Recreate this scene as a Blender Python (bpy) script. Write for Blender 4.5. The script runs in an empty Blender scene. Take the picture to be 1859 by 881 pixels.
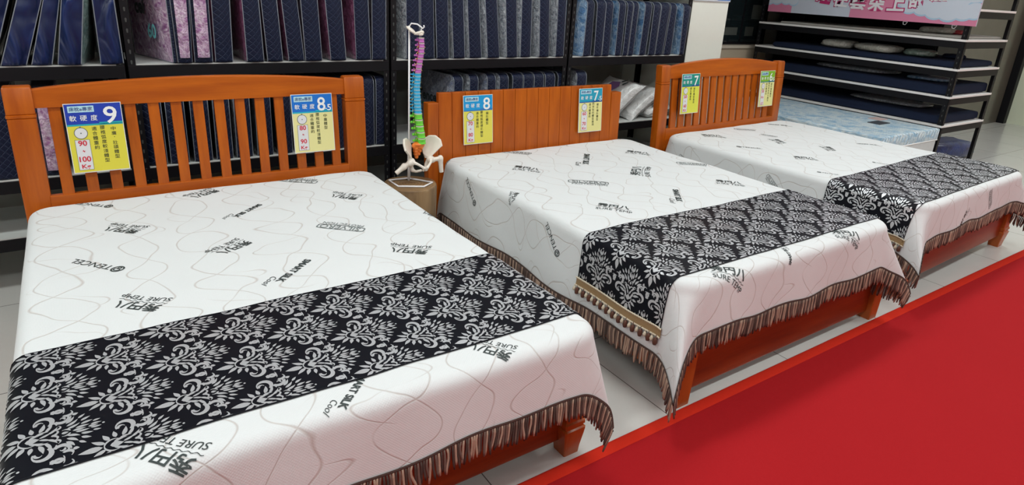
import bpy, bmesh, math, random
from mathutils import Vector, Matrix, noise
random.seed(7)
PI = math.pi
SC = bpy.context.scene
COL = SC.collection

# ---------------------------------------------------------------- camera
cam_d = bpy.data.cameras.new('camera')
cam = bpy.data.objects.new('camera', cam_d)
COL.objects.link(cam)
cam_d.sensor_width = 36.0
cam_d.lens = 36.0 * 1144.64 / 1859.0
cam_d.shift_y = -70.83 / 1859.0
cam_d.clip_start = 0.05
cam.matrix_world = Matrix(((0.82771802, 0.13978177, -0.54345555, 0.0),
                           (-0.55839418, 0.30094022, -0.77306593, 0.0),
                           (0.05548711, 0.94334301, 0.32714697, 1.57085519),
                           (0, 0, 0, 1)))
SC.camera = cam

# ---------------------------------------------------------------- view and world
SC.view_settings.view_transform = 'Standard'
SC.view_settings.look = 'None'
SC.view_settings.gamma = 1.0
SC.view_settings.use_curve_mapping = False
SC.view_settings.exposure = 0.0
SC.cycles.max_bounces = 7
SC.cycles.diffuse_bounces = 4
world = bpy.data.worlds.new('world')
SC.world = world
world.use_nodes = True
bg = world.node_tree.nodes['Background']
bg.inputs[0].default_value = (0.9, 0.95, 1.0, 1)
bg.inputs[1].default_value = 0.25

# ceiling tubes light the shop (area lights only, no fittings built)
LAMPS = [(-1.2, 0.2), (1.4, 0.2), (4.0, 0.2), (6.6, 0.2), (9.4, 0.2),
         (-1.2, 2.35), (1.4, 2.35), (4.0, 2.35), (6.6, 2.35), (9.4, 2.35),
         (-3.3, 0.2), (-3.3, 2.35), (-1.2, -2.4), (1.4, -2.4), (4.0, -2.4), (6.6, -2.4)]  # the two at far left are added to brighten the middle bed's side
LAMP_Z = 3.16
LAMP_POWER = 25.5
for (lx, ly) in LAMPS:
    ld = bpy.data.lights.new('ceiling_and_fill_light', 'AREA')
    ld.shape = 'RECTANGLE'; ld.size = 1.25; ld.size_y = 0.35
    ld.energy = LAMP_POWER
    ld.color = (0.93, 1.0, 0.985)
    lo = bpy.data.objects.new('ceiling_and_fill_light', ld)
    lo.location = (lx, ly, LAMP_Z)
    COL.objects.link(lo)

# ---------------------------------------------------------------- node helpers
def new_mat(name):
    m = bpy.data.materials.new(name); m.use_nodes = True
    nt = m.node_tree; b = nt.nodes['Principled BSDF']
    return m, nt, b
def N(nt, t, **kw):
    n = nt.nodes.new(t)
    for k, v in kw.items():
        if k.startswith('i_'): n.inputs[int(k[2:])].default_value = v
        else: setattr(n, k, v)
    return n
def L(nt, a, b): nt.links.new(a, b)
def math_n(nt, op, a, b=None, clamp=False):
    n = nt.nodes.new('ShaderNodeMath'); n.operation = op; n.use_clamp = clamp
    for i, v in ((0, a), (1, b)):
        if v is None: continue
        if isinstance(v, (int, float)): n.inputs[i].default_value = v
        else: nt.links.new(v, n.inputs[i])
    return n.outputs[0]
def mixc(nt, fac, a, b):
    n = nt.nodes.new('ShaderNodeMix'); n.data_type = 'RGBA'
    for sock, v in ((n.inputs[0], fac), (n.inputs[6], a), (n.inputs[7], b)):
        if isinstance(v, (int, float)): sock.default_value = v
        elif isinstance(v, tuple): sock.default_value = (*v, 1) if len(v) == 3 else v
        else: nt.links.new(v, sock)
    return n.outputs[2]
def setp(b, color=None, rough=None, metal=None, spec=None, **kw):
    if color is not None: b.inputs['Base Color'].default_value = (*color, 1)
    if rough is not None: b.inputs['Roughness'].default_value = rough
    if metal is not None: b.inputs['Metallic'].default_value = metal
    if spec is not None: b.inputs['Specular IOR Level'].default_value = spec
    for k, v in kw.items(): b.inputs[k.replace('_', ' ')].default_value = v
def bump(nt, b, height, strength=0.3, dist=0.01):
    n = N(nt, 'ShaderNodeBump'); n.inputs['Strength'].default_value = strength
    n.inputs['Distance'].default_value = dist
    L(nt, height, n.inputs['Height']); L(nt, n.outputs[0], b.inputs['Normal'])
def noise_n(nt, scale, detail=3, vec=None, rough=0.5, dist=0.0):
    n = N(nt, 'ShaderNodeTexNoise'); n.inputs['Scale'].default_value = scale
    n.inputs['Detail'].default_value = detail; n.inputs['Roughness'].default_value = rough
    n.inputs['Distortion'].default_value = dist
    if vec is not None: L(nt, vec, n.inputs['Vector'])
    return n
def objvec(nt, scale=(1, 1, 1)):
    tc = N(nt, 'ShaderNodeTexCoord'); mp = N(nt, 'ShaderNodeMapping')
    mp.inputs['Scale'].default_value = scale
    L(nt, tc.outputs['Object'], mp.inputs['Vector'])
    return mp.outputs[0]
def plain(name, color, rough=0.5, metal=0.0, var=0.06, spec=0.5, scale=30, bs=0.05, **kw):
    """a surface with slight procedural variation of its own colour and a fine bump"""
    m, nt, b = new_mat(name)
    setp(b, color, rough, metal, spec, **kw)
    nz = noise_n(nt, scale, 3, objvec(nt))
    c = mixc(nt, nz.outputs[0], tuple(max(0, x * (1 - var)) for x in color), tuple(min(1, x * (1 + var)) for x in color))
    L(nt, c, b.inputs['Base Color'])
    if bs: bump(nt, b, nz.outputs[0], bs, 0.004)
    return m

def wood_mat(name, c1, c2, scale=(14, 14, 1.2), rough=0.33):
    m, nt, b = new_mat(name)
    v = objvec(nt, scale)
    n1 = noise_n(nt, 1.6, 4, v, 0.5, 0.15)
    n2 = noise_n(nt, 9, 3, v, 0.6)
    f = math_n(nt, 'ADD', math_n(nt, 'MULTIPLY', n1.outputs[0], 0.75), math_n(nt, 'MULTIPLY', n2.outputs[0], 0.25))
    f = math_n(nt, 'MULTIPLY', math_n(nt, 'SUBTRACT', f, 0.35), 3.0, True)
    L(nt, mixc(nt, f, c1, c2), b.inputs['Base Color'])
    setp(b, rough=rough, spec=0.35)
    b.inputs['Coat Weight'].default_value = 0.08
    b.inputs['Coat Roughness'].default_value = 0.2
    bump(nt, b, n2.outputs[0], 0.06, 0.003)
    return m

def fabric_cover_mat():
    m, nt, b = new_mat('quilted_knit')
    uv = N(nt, 'ShaderNodeUVMap')
    nz = noise_n(nt, 2.6, 2, uv.outputs[0])
    off = N(nt, 'ShaderNodeVectorMath', operation='SUBTRACT'); off.inputs[1].default_value = (0.5, 0.5, 0.5)
    L(nt, nz.outputs[1], off.inputs[0])
    sc = N(nt, 'ShaderNodeVectorMath', operation='SCALE'); sc.inputs[3].default_value = 0.28
    L(nt, off.outputs[0], sc.inputs[0])
    ad = N(nt, 'ShaderNodeVectorMath', operation='ADD')
    L(nt, uv.outputs[0], ad.inputs[0]); L(nt, sc.outputs[0], ad.inputs[1])
    sp = N(nt, 'ShaderNodeSeparateXYZ'); L(nt, ad.outputs[0], sp.inputs[0])
    u, v = sp.outputs[0], sp.outputs[1]
    def fam(sign, S, P, A, ph):
        s = math_n(nt, 'SINE', math_n(nt, 'ADD', math_n(nt, 'MULTIPLY', v, 2 * PI / P), ph))
        w = math_n(nt, 'ADD', u, math_n(nt, 'MULTIPLY', s, sign * A))
        fr = math_n(nt, 'FRACT', math_n(nt, 'DIVIDE', w, S))
        d = math_n(nt, 'MULTIPLY', math_n(nt, 'ABSOLUTE', math_n(nt, 'SUBTRACT', fr, 0.5)), S)
        # 1 on the stitched line, 0 away from it
        return math_n(nt, 'SUBTRACT', 1.0, math_n(nt, 'DIVIDE', d, 0.0050), True)
    l1 = fam(1, 0.235, 0.40, 0.078, 0.0)
    l2 = fam(-1, 0.235, 0.40, 0.078, 0.35)
    msk = noise_n(nt, 3.3, 1, uv.outputs[0])
    l2 = math_n(nt, 'MULTIPLY', l2, math_n(nt, 'MULTIPLY', math_n(nt, 'SUBTRACT', msk.outputs[0], 0.33), 9.0, True))
    l3 = math_n(nt, 'MULTIPLY', fam(1, 0.235, 0.27, 0.10, 2.0), math_n(nt, 'MULTIPLY', math_n(nt, 'SUBTRACT', 0.50, msk.outputs[0]), 9.0, True))
    line = math_n(nt, 'MAXIMUM', math_n(nt, 'MAXIMUM', l1, l2), l3)
    fine = N(nt, 'ShaderNodeSeparateXYZ'); L(nt, uv.outputs[0], fine.inputs[0])
    dots = math_n(nt, 'MULTIPLY', math_n(nt, 'SINE', math_n(nt, 'MULTIPLY', fine.outputs[0], 2 * PI / 0.008)),
                  math_n(nt, 'SINE', math_n(nt, 'MULTIPLY', fine.outputs[1], 2 * PI / 0.008)))
    base = mixc(nt, math_n(nt, 'MULTIPLY', dots, 0.08, True), COVER, tuple(0.8 * c for c in COVER))
    L(nt, mixc(nt, math_n(nt, 'MULTIPLY', line, 0.62), base, (0.46, 0.40, 0.36)), b.inputs['Base Color'])
    setp(b, rough=0.72, spec=0.3)
    b.inputs['Sheen Weight'].default_value = 0.15
    h = math_n(nt, 'SUBTRACT', math_n(nt, 'MULTIPLY', dots, 0.12), line)
    big = noise_n(nt, 9, 2, uv.outputs[0])
    h = math_n(nt, 'ADD', h, math_n(nt, 'MULTIPLY', big.outputs[0], 1.6))
    bump(nt, b, h, 0.35, 0.004)
    return m
COVER = (0.73, 0.772, 0.778)

def quilt_navy_mat(name, base, hi, diamond=True, rough=0.5, spec=0.4):
    m, nt, b = new_mat(name)
    tc = N(nt, 'ShaderNodeTexCoord')
    sp = N(nt, 'ShaderNodeSeparateXYZ'); L(nt, tc.outputs['Object'], sp.inputs[0])
    x, z = math_n(nt, 'ADD', sp.outputs[0], math_n(nt, 'MULTIPLY', sp.outputs[1], 0.7)), sp.outputs[2]
    def dl(e):
        f = math_n(nt, 'FRACT', math_n(nt, 'DIVIDE', e, 0.034))
        d = math_n(nt, 'ABSOLUTE', math_n(nt, 'SUBTRACT', f, 0.5))
        return math_n(nt, 'SUBTRACT', 1.0, math_n(nt, 'MULTIPLY', d, 9.0), True)
    line = math_n(nt, 'MAXIMUM', dl(math_n(nt, 'ADD', x, z)), dl(math_n(nt, 'SUBTRACT', x, z)))
    nz = noise_n(nt, 6, 3, tc.outputs['Object'])
    c = mixc(nt, nz.outputs[0], base, hi)
    if diamond:
        c = mixc(nt, math_n(nt, 'MULTIPLY', line, 0.45), c, tuple(min(1, v * 2.2 + .01) for v in hi))
        h = math_n(nt, 'MULTIPLY', line, -1.0)
        bump(nt, b, h, 0.5, 0.006)
    else:
        w = noise_n(nt, 2.2, 2, objvec(nt, (5, 3, 2.2)), 0.5, 0.8)
        bump(nt, b, w.outputs[0], 1.0, 0.06)
        c = mixc(nt, math_n(nt, 'MULTIPLY', math_n(nt, 'SUBTRACT', w.outputs[0], 0.45), 5.0, True), base, hi)  # fold sheen painted in: raised folds take the lighter blue
    L(nt, c, b.inputs['Base Color'])
    setp(b, rough=rough, spec=spec)
    b.inputs['Sheen Weight'].default_value = 0.04
    return m

def plastic_panel_mat(name, c1, c2, scale=22, rough=0.16):
    """bedding packed behind clear vinyl: crumpled printed cloth under a glossy coat"""
    m, nt, b = new_mat(name)
    v = objvec(nt)
    n1 = noise_n(nt, scale, 4, v, 0.6, 1.6)
    vo = N(nt, 'ShaderNodeTexVoronoi', feature='DISTANCE_TO_EDGE'); vo.inputs['Scale'].default_value = scale * 0.8
    L(nt, v, vo.inputs['Vector'])
    f = math_n(nt, 'MULTIPLY', math_n(nt, 'SUBTRACT', n1.outputs[0], 0.38), 4.0, True)
    f2 = math_n(nt, 'SUBTRACT', 1.0, math_n(nt, 'MULTIPLY', vo.outputs[0], 9.0), True)
    f = math_n(nt, 'MAXIMUM', f, math_n(nt, 'MULTIPLY', f2, 0.6))
    L(nt, mixc(nt, f, c1, c2), b.inputs['Base Color'])
    setp(b, rough=0.45, spec=0.5)
    b.inputs['Coat Weight'].default_value = 1.0
    b.inputs['Coat Roughness'].default_value = rough
    n3 = noise_n(nt, 13, 5, v, 0.62, 2.0)
    bump(nt, b, n3.outputs[0], 0.9, 0.03)
    return m

# ---------------------------------------------------------------- materials
M = {}
M['wood'] = wood_mat('orange_wood', (0.37, 0.072, 0.003), (0.53, 0.122, 0.005))
M['wood_h'] = wood_mat('orange_wood_rail', (0.37, 0.072, 0.003), (0.53, 0.122, 0.005), (1.2, 14, 14))
M['wood_dark'] = wood_mat('red_brown_wood', (0.17, 0.024, 0.005), (0.28, 0.046, 0.008), (1.2, 14, 14))
M['wood_leg'] = wood_mat('red_brown_leg', (0.33, 0.07, 0.012), (0.46, 0.11, 0.02))
M['groove'] = plain('groove_dark', (0.07, 0.016, 0.006), 0.6)
M['cover'] = fabric_cover_mat()
M['print'] = plain('logo_print', (0.035, 0.05, 0.05), 0.6)
M['print_soft'] = plain('logo_print_grey', (0.16, 0.19, 0.19), 0.6)
M['runner'] = plain('black_satin', (0.004, 0.005, 0.009), 0.42, 0.0, 0.2, 0.16, 8, 0.15)
M['damask'] = plain('silver_damask', (0.68, 0.71, 0.74), 0.34, 0.55, 0.12, 0.5, 300, 0.2)
M['runner_b'] = plain('bronze_satin', (0.010, 0.010, 0.014), 0.36, 0.0, 0.2)
M['lining'] = plain('cream_lining', (0.55, 0.50, 0.38), 0.7)
M['fr_dark'] = plain('fringe_dark', (0.095, 0.065, 0.055), 0.75, 0, 0.3, 0.2, 500, 0.6)
M['fr_mid'] = plain('fringe_mid', (0.20, 0.135, 0.11), 0.75, 0, 0.3, 0.2, 500, 0.6)
M['fr_light'] = plain('fringe_light', (0.50, 0.36, 0.27), 0.75, 0, 0.2, 0.2, 500, 0.6)
M['gold'] = plain('gold_braid', (0.38, 0.25, 0.12), 0.55, 0.1, 0.4, 0.5, 400, 0.8)
M['cream'] = plain('cream_tassel', (0.62, 0.55, 0.42), 0.7)
M['tassel'] = plain('brown_tassel', (0.10, 0.035, 0.02), 0.6)
M['black_metal'] = plain('black_steel', (0.005, 0.005, 0.007), 0.5, 0.0, spec=0.25)
M['slot'] = plain('slot_grey', (0.055, 0.06, 0.058), 0.6)
M['board'] = plain('white_board', (0.58, 0.60, 0.58), 0.5)
M['board_bright'] = plain('board_edge', (0.88, 0.88, 0.86), 0.45)
M['navy'] = quilt_navy_mat('navy_quilt', (0.003, 0.006, 0.022), (0.006, 0.012, 0.040), spec=0.25)
M['navy_satin'] = quilt_navy_mat('navy_satin', (0.004, 0.012, 0.06), (0.009, 0.030, 0.14), False, 0.35)
M['foam_navy'] = plain('foam_navy', (0.010, 0.017, 0.042), 0.8, spec=0.2)
M['piping'] = plain('grey_piping', (0.24, 0.27, 0.31), 0.5)
M['p_pink'] = plastic_panel_mat('pink_bedding', (0.34, 0.14, 0.34), (0.80, 0.66, 0.80))
M['p_purple'] = plastic_panel_mat('purple_bedding', (0.14, 0.035, 0.095), (0.36, 0.14, 0.26))
M['p_grey'] = plastic_panel_mat('grey_bedding', (0.20, 0.23, 0.28), (0.62, 0.66, 0.70), 30)
M['p_floral'] = plastic_panel_mat('slate_bedding', (0.17, 0.20, 0.31), (0.48, 0.52, 0.60), 34)
M['p_blue'] = plastic_panel_mat('blue_bedding', (0.10, 0.25, 0.50), (0.42, 0.60, 0.78), 16)
M['p_dark'] = plastic_panel_mat('dark_bedding', (0.010, 0.012, 0.016), (0.06, 0.07, 0.08), 20)
M['p_green'] = plastic_panel_mat('grey_green_vinyl', (0.10, 0.17, 0.17), (0.22, 0.32, 0.30), 10)
M['white_p'] = plain('white_paint', (0.85, 0.86, 0.88), 0.35)
M['bone'] = plain('bone_plastic', (0.80, 0.75, 0.66), 0.4, 0, 0.03)
M['b_purple'] = plain('purple_plastic', (0.55, 0.16, 0.52), 0.35, 0, 0.03)
M['b_blue'] = plain('sky_blue_plastic', (0.03, 0.42, 0.72), 0.35, 0, 0.03)
M['b_green'] = plain('lime_plastic', (0.16, 0.66, 0.05), 0.35, 0, 0.03)
M['b_orange'] = plain('orange_plastic', (0.85, 0.22, 0.03), 0.35, 0, 0.03)
M['b_nerve'] = plain('nerve_yellow', (0.75, 0.55, 0.10), 0.5)
M['b_red'] = plain('artery_red', (0.55, 0.03, 0.05), 0.5)
M['disc'] = plain('disc_cream', (0.62, 0.60, 0.52), 0.5)

# ---------------------------------------------------------------- mesh builder
class MB:
    def __init__(s): s.v = []; s.f = []; s.m = []; s.uv = None
    def add(s, vs, fs, mi=0):
        o = len(s.v); s.v += [tuple(p) for p in vs]
        for f in fs: s.f.append(tuple(o + i for i in f)); s.m.append(mi)
    def box(s, x0, x1, y0, y1, z0, z1, mi=0, bev=0.0, fn=None):
        if bev <= 0:
            vs = [(x, y, z) for z in (z0, z1) for y in (y0, y1) for x in (x0, x1)]
            fs = [(0, 2, 3, 1), (4, 5, 7, 6), (0, 1, 5, 4), (2, 6, 7, 3), (0, 4, 6, 2), (1, 3, 7, 5)]
        else:
            bm = bmesh.new(); bmesh.ops.create_cube(bm, size=1)
            for v in bm.verts:
                v.co = Vector(((x0 + x1) / 2 + v.co.x * (x1 - x0), (y0 + y1) / 2 + v.co.y * (y1 - y0), (z0 + z1) / 2 + v.co.z * (z1 - z0)))
            bmesh.ops.bevel(bm, geom=bm.edges[:], offset=bev, segments=2, profile=0.7, affect='EDGES')
            bm.verts.index_update()
            vs = [v.co.copy() for v in bm.verts]; fs = [tuple(v.index for v in f.verts) for f in bm.faces]; bm.free()
        if fn: vs = [fn(Vector(p)) for p in vs]
        s.add(vs, fs, mi)
    def tube(s, pts, r, n=8, mi=0, cap=True, flat=1.0):
        pts = [Vector(p) for p in pts]; k = len(pts)
        rs = r if isinstance(r, (list, tuple)) else [r] * k
        vs = []; up = None
        for i, p in enumerate(pts):
            t = (pts[min(i + 1, k - 1)] - pts[max(i - 1, 0)]).normalized()
            if up is None:
                up = Vector((0, 0, 1)) if abs(t.z) < 0.9 else Vector((1, 0, 0))
            a = t.cross(up).normalized(); b2 = a.cross(t).normalized(); up = b2
            for j in range(n):
                an = 2 * PI * j / n
                vs.append(p + (a * math.cos(an) + b2 * math.sin(an) * flat) * rs[i])
        fs = []
        for i in range(k - 1):
            for j in range(n):
                fs.append((i * n + j, i * n + (j + 1) % n, (i + 1) * n + (j + 1) % n, (i + 1) * n + j))
        if cap:
            fs.append(tuple(range(n))[::-1]); fs.append(tuple((k - 1) * n + j for j in range(n)))
        s.add(vs, fs, mi)
    def grid(s, P, mi=0):
        nu = len(P); nv = len(P[0]); vs = [p for r in P for p in r]
        fs = [(i * nv + j, (i + 1) * nv + j, (i + 1) * nv + j + 1, i * nv + j + 1) for i in range(nu - 1) for j in range(nv - 1)]
        s.add(vs, fs, mi)
    def ell(s, c, r, mi=0, nu=12, nv=8, mat=None):
        vs = []; 
        for i in range(nv + 1):
            th = PI * i / nv
            for j in range(nu):
                ph = 2 * PI * j / nu
                p = Vector((r[0] * math.sin(th) * math.cos(ph), r[1] * math.sin(th) * math.sin(ph), r[2] * math.cos(th)))
                if mat is not None: p = mat @ p
                vs.append(p + Vector(c))
        fs = [(i * nu + j, (i + 1) * nu + j, (i + 1) * nu + (j + 1) % nu, i * nu + (j + 1) % nu) for i in range(nv) for j in range(nu)]
        s.add(vs, fs, mi)
    def prism(s, poly, z0, z1, mi=0, axis='z'):
        n = len(poly)
        def P(a, b, c): return {'z': (a, b, c), 'y': (a, c, b), 'x': (c, a, b)}[axis]
        vs = [P(a, b, z0) for a, b in poly] + [P(a, b, z1) for a, b in poly]
        fs = [tuple(range(n))[::-1], tuple(range(n, 2 * n))] + [(i, (i + 1) % n, n + (i + 1) % n, n + i) for i in range(n)]
        s.add(vs, fs, mi)
    def build(s, name, mats, parent=None, smooth=False, loc=None, rot=None, fixn=False, angle=None):
        me = bpy.data.meshes.new(name); me.from_pydata(s.v, [], s.f)
        if not isinstance(mats, (list, tuple)): mats = [mats]
        for m in mats: me.materials.append(m)
        if len(mats) > 1: me.polygons.foreach_set('material_index', s.m)
        if fixn:
            bm = bmesh.new(); bm.from_mesh(me); bmesh.ops.remove_doubles(bm, verts=bm.verts, dist=1e-5)
            bmesh.ops.recalc_face_normals(bm, faces=bm.faces); bm.to_mesh(me); bm.free()
        if smooth: me.polygons.foreach_set('use_smooth', [True] * len(me.polygons))
        me.update()
        if angle:
            me.set_sharp_from_angle(angle=angle)
        o = bpy.data.objects.new(name, me); COL.objects.link(o)
        if parent: o.parent = parent
        if loc is not None: o.location = loc
        if rot is not None: o.rotation_euler = rot
        return o

def tag(o, label=None, cat=None, group=None, kind=None):
    if label: o['label'] = label
    if cat: o['category'] = cat
    if group: o['group'] = group
    if kind: o['kind'] = kind
    return o
def empty(name, loc, rz=0.0, **kw):
    o = bpy.data.objects.new(name, None); COL.objects.link(o)
    o.empty_display_size = 0.1
    o.location = loc; o.rotation_euler = (0, 0, rz)
    return tag(o, **kw)
def struct(o): o['kind'] = 'structure'; return o

_tc = {}
def text_geo(body, bold=0.0, sub=0.0, shear=0.0, spacing=1.0):
    """2-D outline of the words: verts centred, width normalised to 1; returns (verts, faces, height)"""
    key = (body, bold, sub, shear, spacing)
    if key in _tc: return _tc[key]
    c = bpy.data.curves.new('lettering', 'FONT'); c.body = body; c.offset = bold; c.resolution_u = 3
    c.shear = shear; c.space_character = spacing
    o = bpy.data.objects.new('lettering', c); COL.objects.link(o)
    bpy.context.view_layer.update()
    me = bpy.data.meshes.new_from_object(o)
    bpy.data.objects.remove(o)
    bm = bmesh.new(); bm.from_mesh(me)
    xs = [v.co.x for v in bm.verts]; ys = [v.co.y for v in bm.verts]
    w = max(xs) - min(xs); cx = (max(xs) + min(xs)) / 2; cy = (max(ys) + min(ys)) / 2
    for v in bm.verts: v.co = Vector(((v.co.x - cx) / w, (v.co.y - cy) / w, 0))
    bmesh.ops.triangulate(bm, faces=bm.faces[:])
    if sub > 0:
        for _ in range(3):
            es = [e for e in bm.edges if e.calc_length() > sub]
            if not es: break
            bmesh.ops.subdivide_edges(bm, edges=es, cuts=1)
            bmesh.ops.triangulate(bm, faces=[f for f in bm.faces if len(f.verts) > 3])
    bm.verts.index_update()
    r = ([(v.co.x, v.co.y) for v in bm.verts], [tuple(v.index for v in f.verts) for f in bm.faces], (max(ys) - min(ys)) / w)
    bm.free(); bpy.data.meshes.remove(me)
    _tc[key] = r
    return r

# ---------------------------------------------------------------- the room
def floor_mat():
    m, nt, b = new_mat('floor_tiles')
    tc = N(nt, 'ShaderNodeTexCoord'); sp = N(nt, 'ShaderNodeSeparateXYZ'); L(nt, tc.outputs['Object'], sp.inputs[0])
    def g(e, off):
        f = math_n(nt, 'FRACT', math_n(nt, 'DIVIDE', math_n(nt, 'SUBTRACT', e, off), 0.8))
        d = math_n(nt, 'ABSOLUTE', math_n(nt, 'SUBTRACT', f, 0.5))
        return math_n(nt, 'GREATER_THAN', d, 0.4975)
    line = math_n(nt, 'MAXIMUM', g(sp.outputs[0], 1.75), g(sp.outputs[1], 3.51))
    nz = noise_n(nt, 3, 6, tc.outputs['Object'], 0.7)
    n2 = noise_n(nt, 90, 3, tc.outputs['Object'], 0.7)
    c = mixc(nt, nz.outputs[0], (0.60, 0.61, 0.58), (0.70, 0.70, 0.67))
    c = mixc(nt, math_n(nt, 'MULTIPLY', n2.outputs[0], 0.2), c, (0.50, 0.49, 0.46))
    L(nt, mixc(nt, line, c, (0.14, 0.13, 0.12)), b.inputs['Base Color'])
    setp(b, rough=0.16, spec=0.5)
    bump(nt, b, math_n(nt, 'MULTIPLY', line, -1.0), 0.3, 0.002)
    return m
ROOM_X0, ROOM_X1, ROOM_Y0, ROOM_Y1, ROOM_H = -4.0, 11.65, -5.0, 5.6, 3.25
mb = MB(); mb.box(ROOM_X0, 13.0, ROOM_Y0, 6.2, -0.06, 0.0)
struct(mb.build('floor', floor_mat()))
wallm = plain('wall_paint', (0.52, 0.51, 0.46), 0.5, 0, 0.03)
mb = MB(); mb.box(ROOM_X0, 4.25, 4.38, 4.5, 0, ROOM_H); struct(mb.build('wall_back', plain('wall_back_paint', (0.30, 0.31, 0.28), 0.6, 0, 0.04)))
mb = MB(); mb.box(4.25, 8.6, 5.5, 5.6, 0, ROOM_H); struct(mb.build('wall_back_right', wallm))
mb = MB(); mb.box(11.65, 11.75, ROOM_Y0, 3.70, 0, ROOM_H); struct(mb.build('wall_right', plain('cream_wall', (0.78, 0.84, 0.66), 0.25, 0, 0.02)))
brown = plain('brown_stone', (0.12, 0.105, 0.085), 0.18, 0, 0.15, 0.5, 4)
mb = MB(); mb.box(8.6, 11.75, 3.70, 5.6, 0, ROOM_H); struct(mb.build('wall_far', brown))
mb = MB(); mb.box(11.53, 11.65, 3.60, 3.70, 0, ROOM_H, 0, 0.008); struct(mb.build('trim_1', M['black_metal']))
mb = MB(); mb.box(ROOM_X0 - 0.1, ROOM_X0, ROOM_Y0, ROOM_Y1, 0, ROOM_H); struct(mb.build('wall_left', wallm))
mb = MB(); mb.box(ROOM_X0, 11.75, ROOM_Y0 - 0.1, ROOM_Y0, 0, ROOM_H); struct(mb.build('wall_front', wallm))
mb = MB(); mb.box(ROOM_X0 - 0.1, 11.75, ROOM_Y0 - 0.1, ROOM_Y1, ROOM_H, ROOM_H + 0.1); struct(mb.build('ceiling', plain('ceiling_white', (0.78, 0.78, 0.77), 0.8, 0, 0.02)))
# white partition pier closing the end of the long rack
mb = MB(); mb.box(4.262, 4.72, 3.66, 5.5, 0, ROOM_H, 0, 0.004)
struct(mb.build('wall_partition', plain('partition_white', (0.80, 0.84, 0.76), 0.45, 0, 0.02)))
# blue and white notice high on the pier (its lower edge only just enters the picture)
mb = MB(); mb.box(4.262, 4.72, 3.648, 3.658, 1.535, 1.95, 0)
mb.add([(4.55, 3.6465, 1.545), (4.715, 3.6465, 1.545), (4.715, 3.6465, 1.94), (4.64, 3.6465, 1.94)], [(0, 1, 2, 3)], 1)
tag(mb.build('wall_poster', [plain('poster_white', (0.62, 0.66, 0.74), 0.4), plain('poster_blue', (0.08, 0.22, 0.60), 0.4)]),
    'white and blue poster on the white pier at the end of the mattress rack', 'poster')

# red carpet with a bright border
def carpet_mat(name, c1, c2, sc, bs):
    m, nt, b = new_mat(name)
    tc = N(nt, 'ShaderNodeTexCoord')
    n1 = noise_n(nt, sc, 4, tc.outputs['Object'], 0.75); n2 = noise_n(nt, 1.3, 3, tc.outputs['Object'])
    f = math_n(nt, 'ADD', math_n(nt, 'MULTIPLY', n1.outputs[0], 0.7), math_n(nt, 'MULTIPLY', n2.outputs[0], 0.3))
    L(nt, mixc(nt, f, c1, c2), b.inputs['Base Color']); setp(b, rough=0.9, spec=0.15)
    bump(nt, b, n1.outputs[0], bs, 0.004)
    return m
cx0, cx1 = ROOM_X0 + 0.05, 11.5
car = MB(); car.box(cx0, cx1, -4.0, 1.322, 0.0, 0.007, 0)
cobj = tag(car.build('red_carpet', carpet_mat('carpet_pile', (0.33, 0.006, 0.010), (0.46, 0.013, 0.017), 220, 0.5)),
           'long red carpet lying on the tiles in front of the three beds', 'carpet')
bd = MB()
bd.grid([[(cx0 + (cx1 - cx0) * i / 60, y, z) for (y, z) in ((1.330, 0.001), (1.326, 0.008), (1.318, 0.011), (1.285, 0.011), (1.276, 0.0075))] for i in range(61)])
bo = bd.build('carpet_border', carpet_mat('carpet_edge', (0.52, 0.018, 0.008), (0.62, 0.030, 0.012), 60, 0.1), cobj, True)
bo['label'] = 'brighter smooth red edging strip'

# ---------------------------------------------------------------- beds
LEAN = 0.095
def leaned(p):
    if p.z > 0.45: p = Vector((p.x, p.y + (p.z - 0.45) * LEAN, p.z))
    return p
def arch_prism(mb, a0, a1, zb, zt0, rise, y0, y1, mi=0, n=24):
    P = []
    for i in range(n + 1):
        t = i / n; a = a0 + (a1 - a0) * t
        zt = zt0 + rise * math.sin(PI * t) ** 0.8
        P.append((a, zb, zt))
    rows = []
    b = 0.006
    for a, z0, z1 in P:
        loop = [(y0, z0), (y0, z1 - b), (y0 + b, z1), (y1 - b, z1), (y1, z1 - b), (y1, z0), (y0, z0)]
        rows.append([leaned(Vector((a, y, z))) for y, z in loop])
    mb.grid(rows, mi)
    for r in (rows[0], rows[-1]): mb.add(r[:-1], [tuple(range(6))], mi)

def post(mb, a0, a1, y0, y1, zt, ring, mi=0):
    """square post with a rounded head and a turned double groove"""
    a, b = (a0 + a1) / 2, (y0 + y1) / 2; ha, hb = (a1 - a0) / 2, (y1 - y0) / 2
    prof = [(0, 1), (ring - 0.012, 1), (ring - 0.009, 0.90), (ring - 0.006, 1.05), (ring + 0.004, 1.05), (ring + 0.007, 0.90), (ring + 0.010, 1.0), (zt - 0.012, 1.0), (zt - 0.003, 0.9), (zt, 0.72)]
    rows = []
    for z, k in prof:
        e = 0.12
        loop = [(-1 + e, -1), (1 - e, -1), (1, -1 + e), (1, 1 - e), (1 - e, 1), (-1 + e, 1), (-1, 1 - e), (-1, -1 + e), (-1 + e, -1)]
        kk = 1 - (1 - k) * (0.5 if k < 1 else 1)
        rows.append([leaned(Vector((a + x * ha * kk, b + y * hb * k, z))) for x, y in loop])
    mb.grid(rows, mi)
    mb.add(rows[-1][:-1], [tuple(range(8))], mi)

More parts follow.
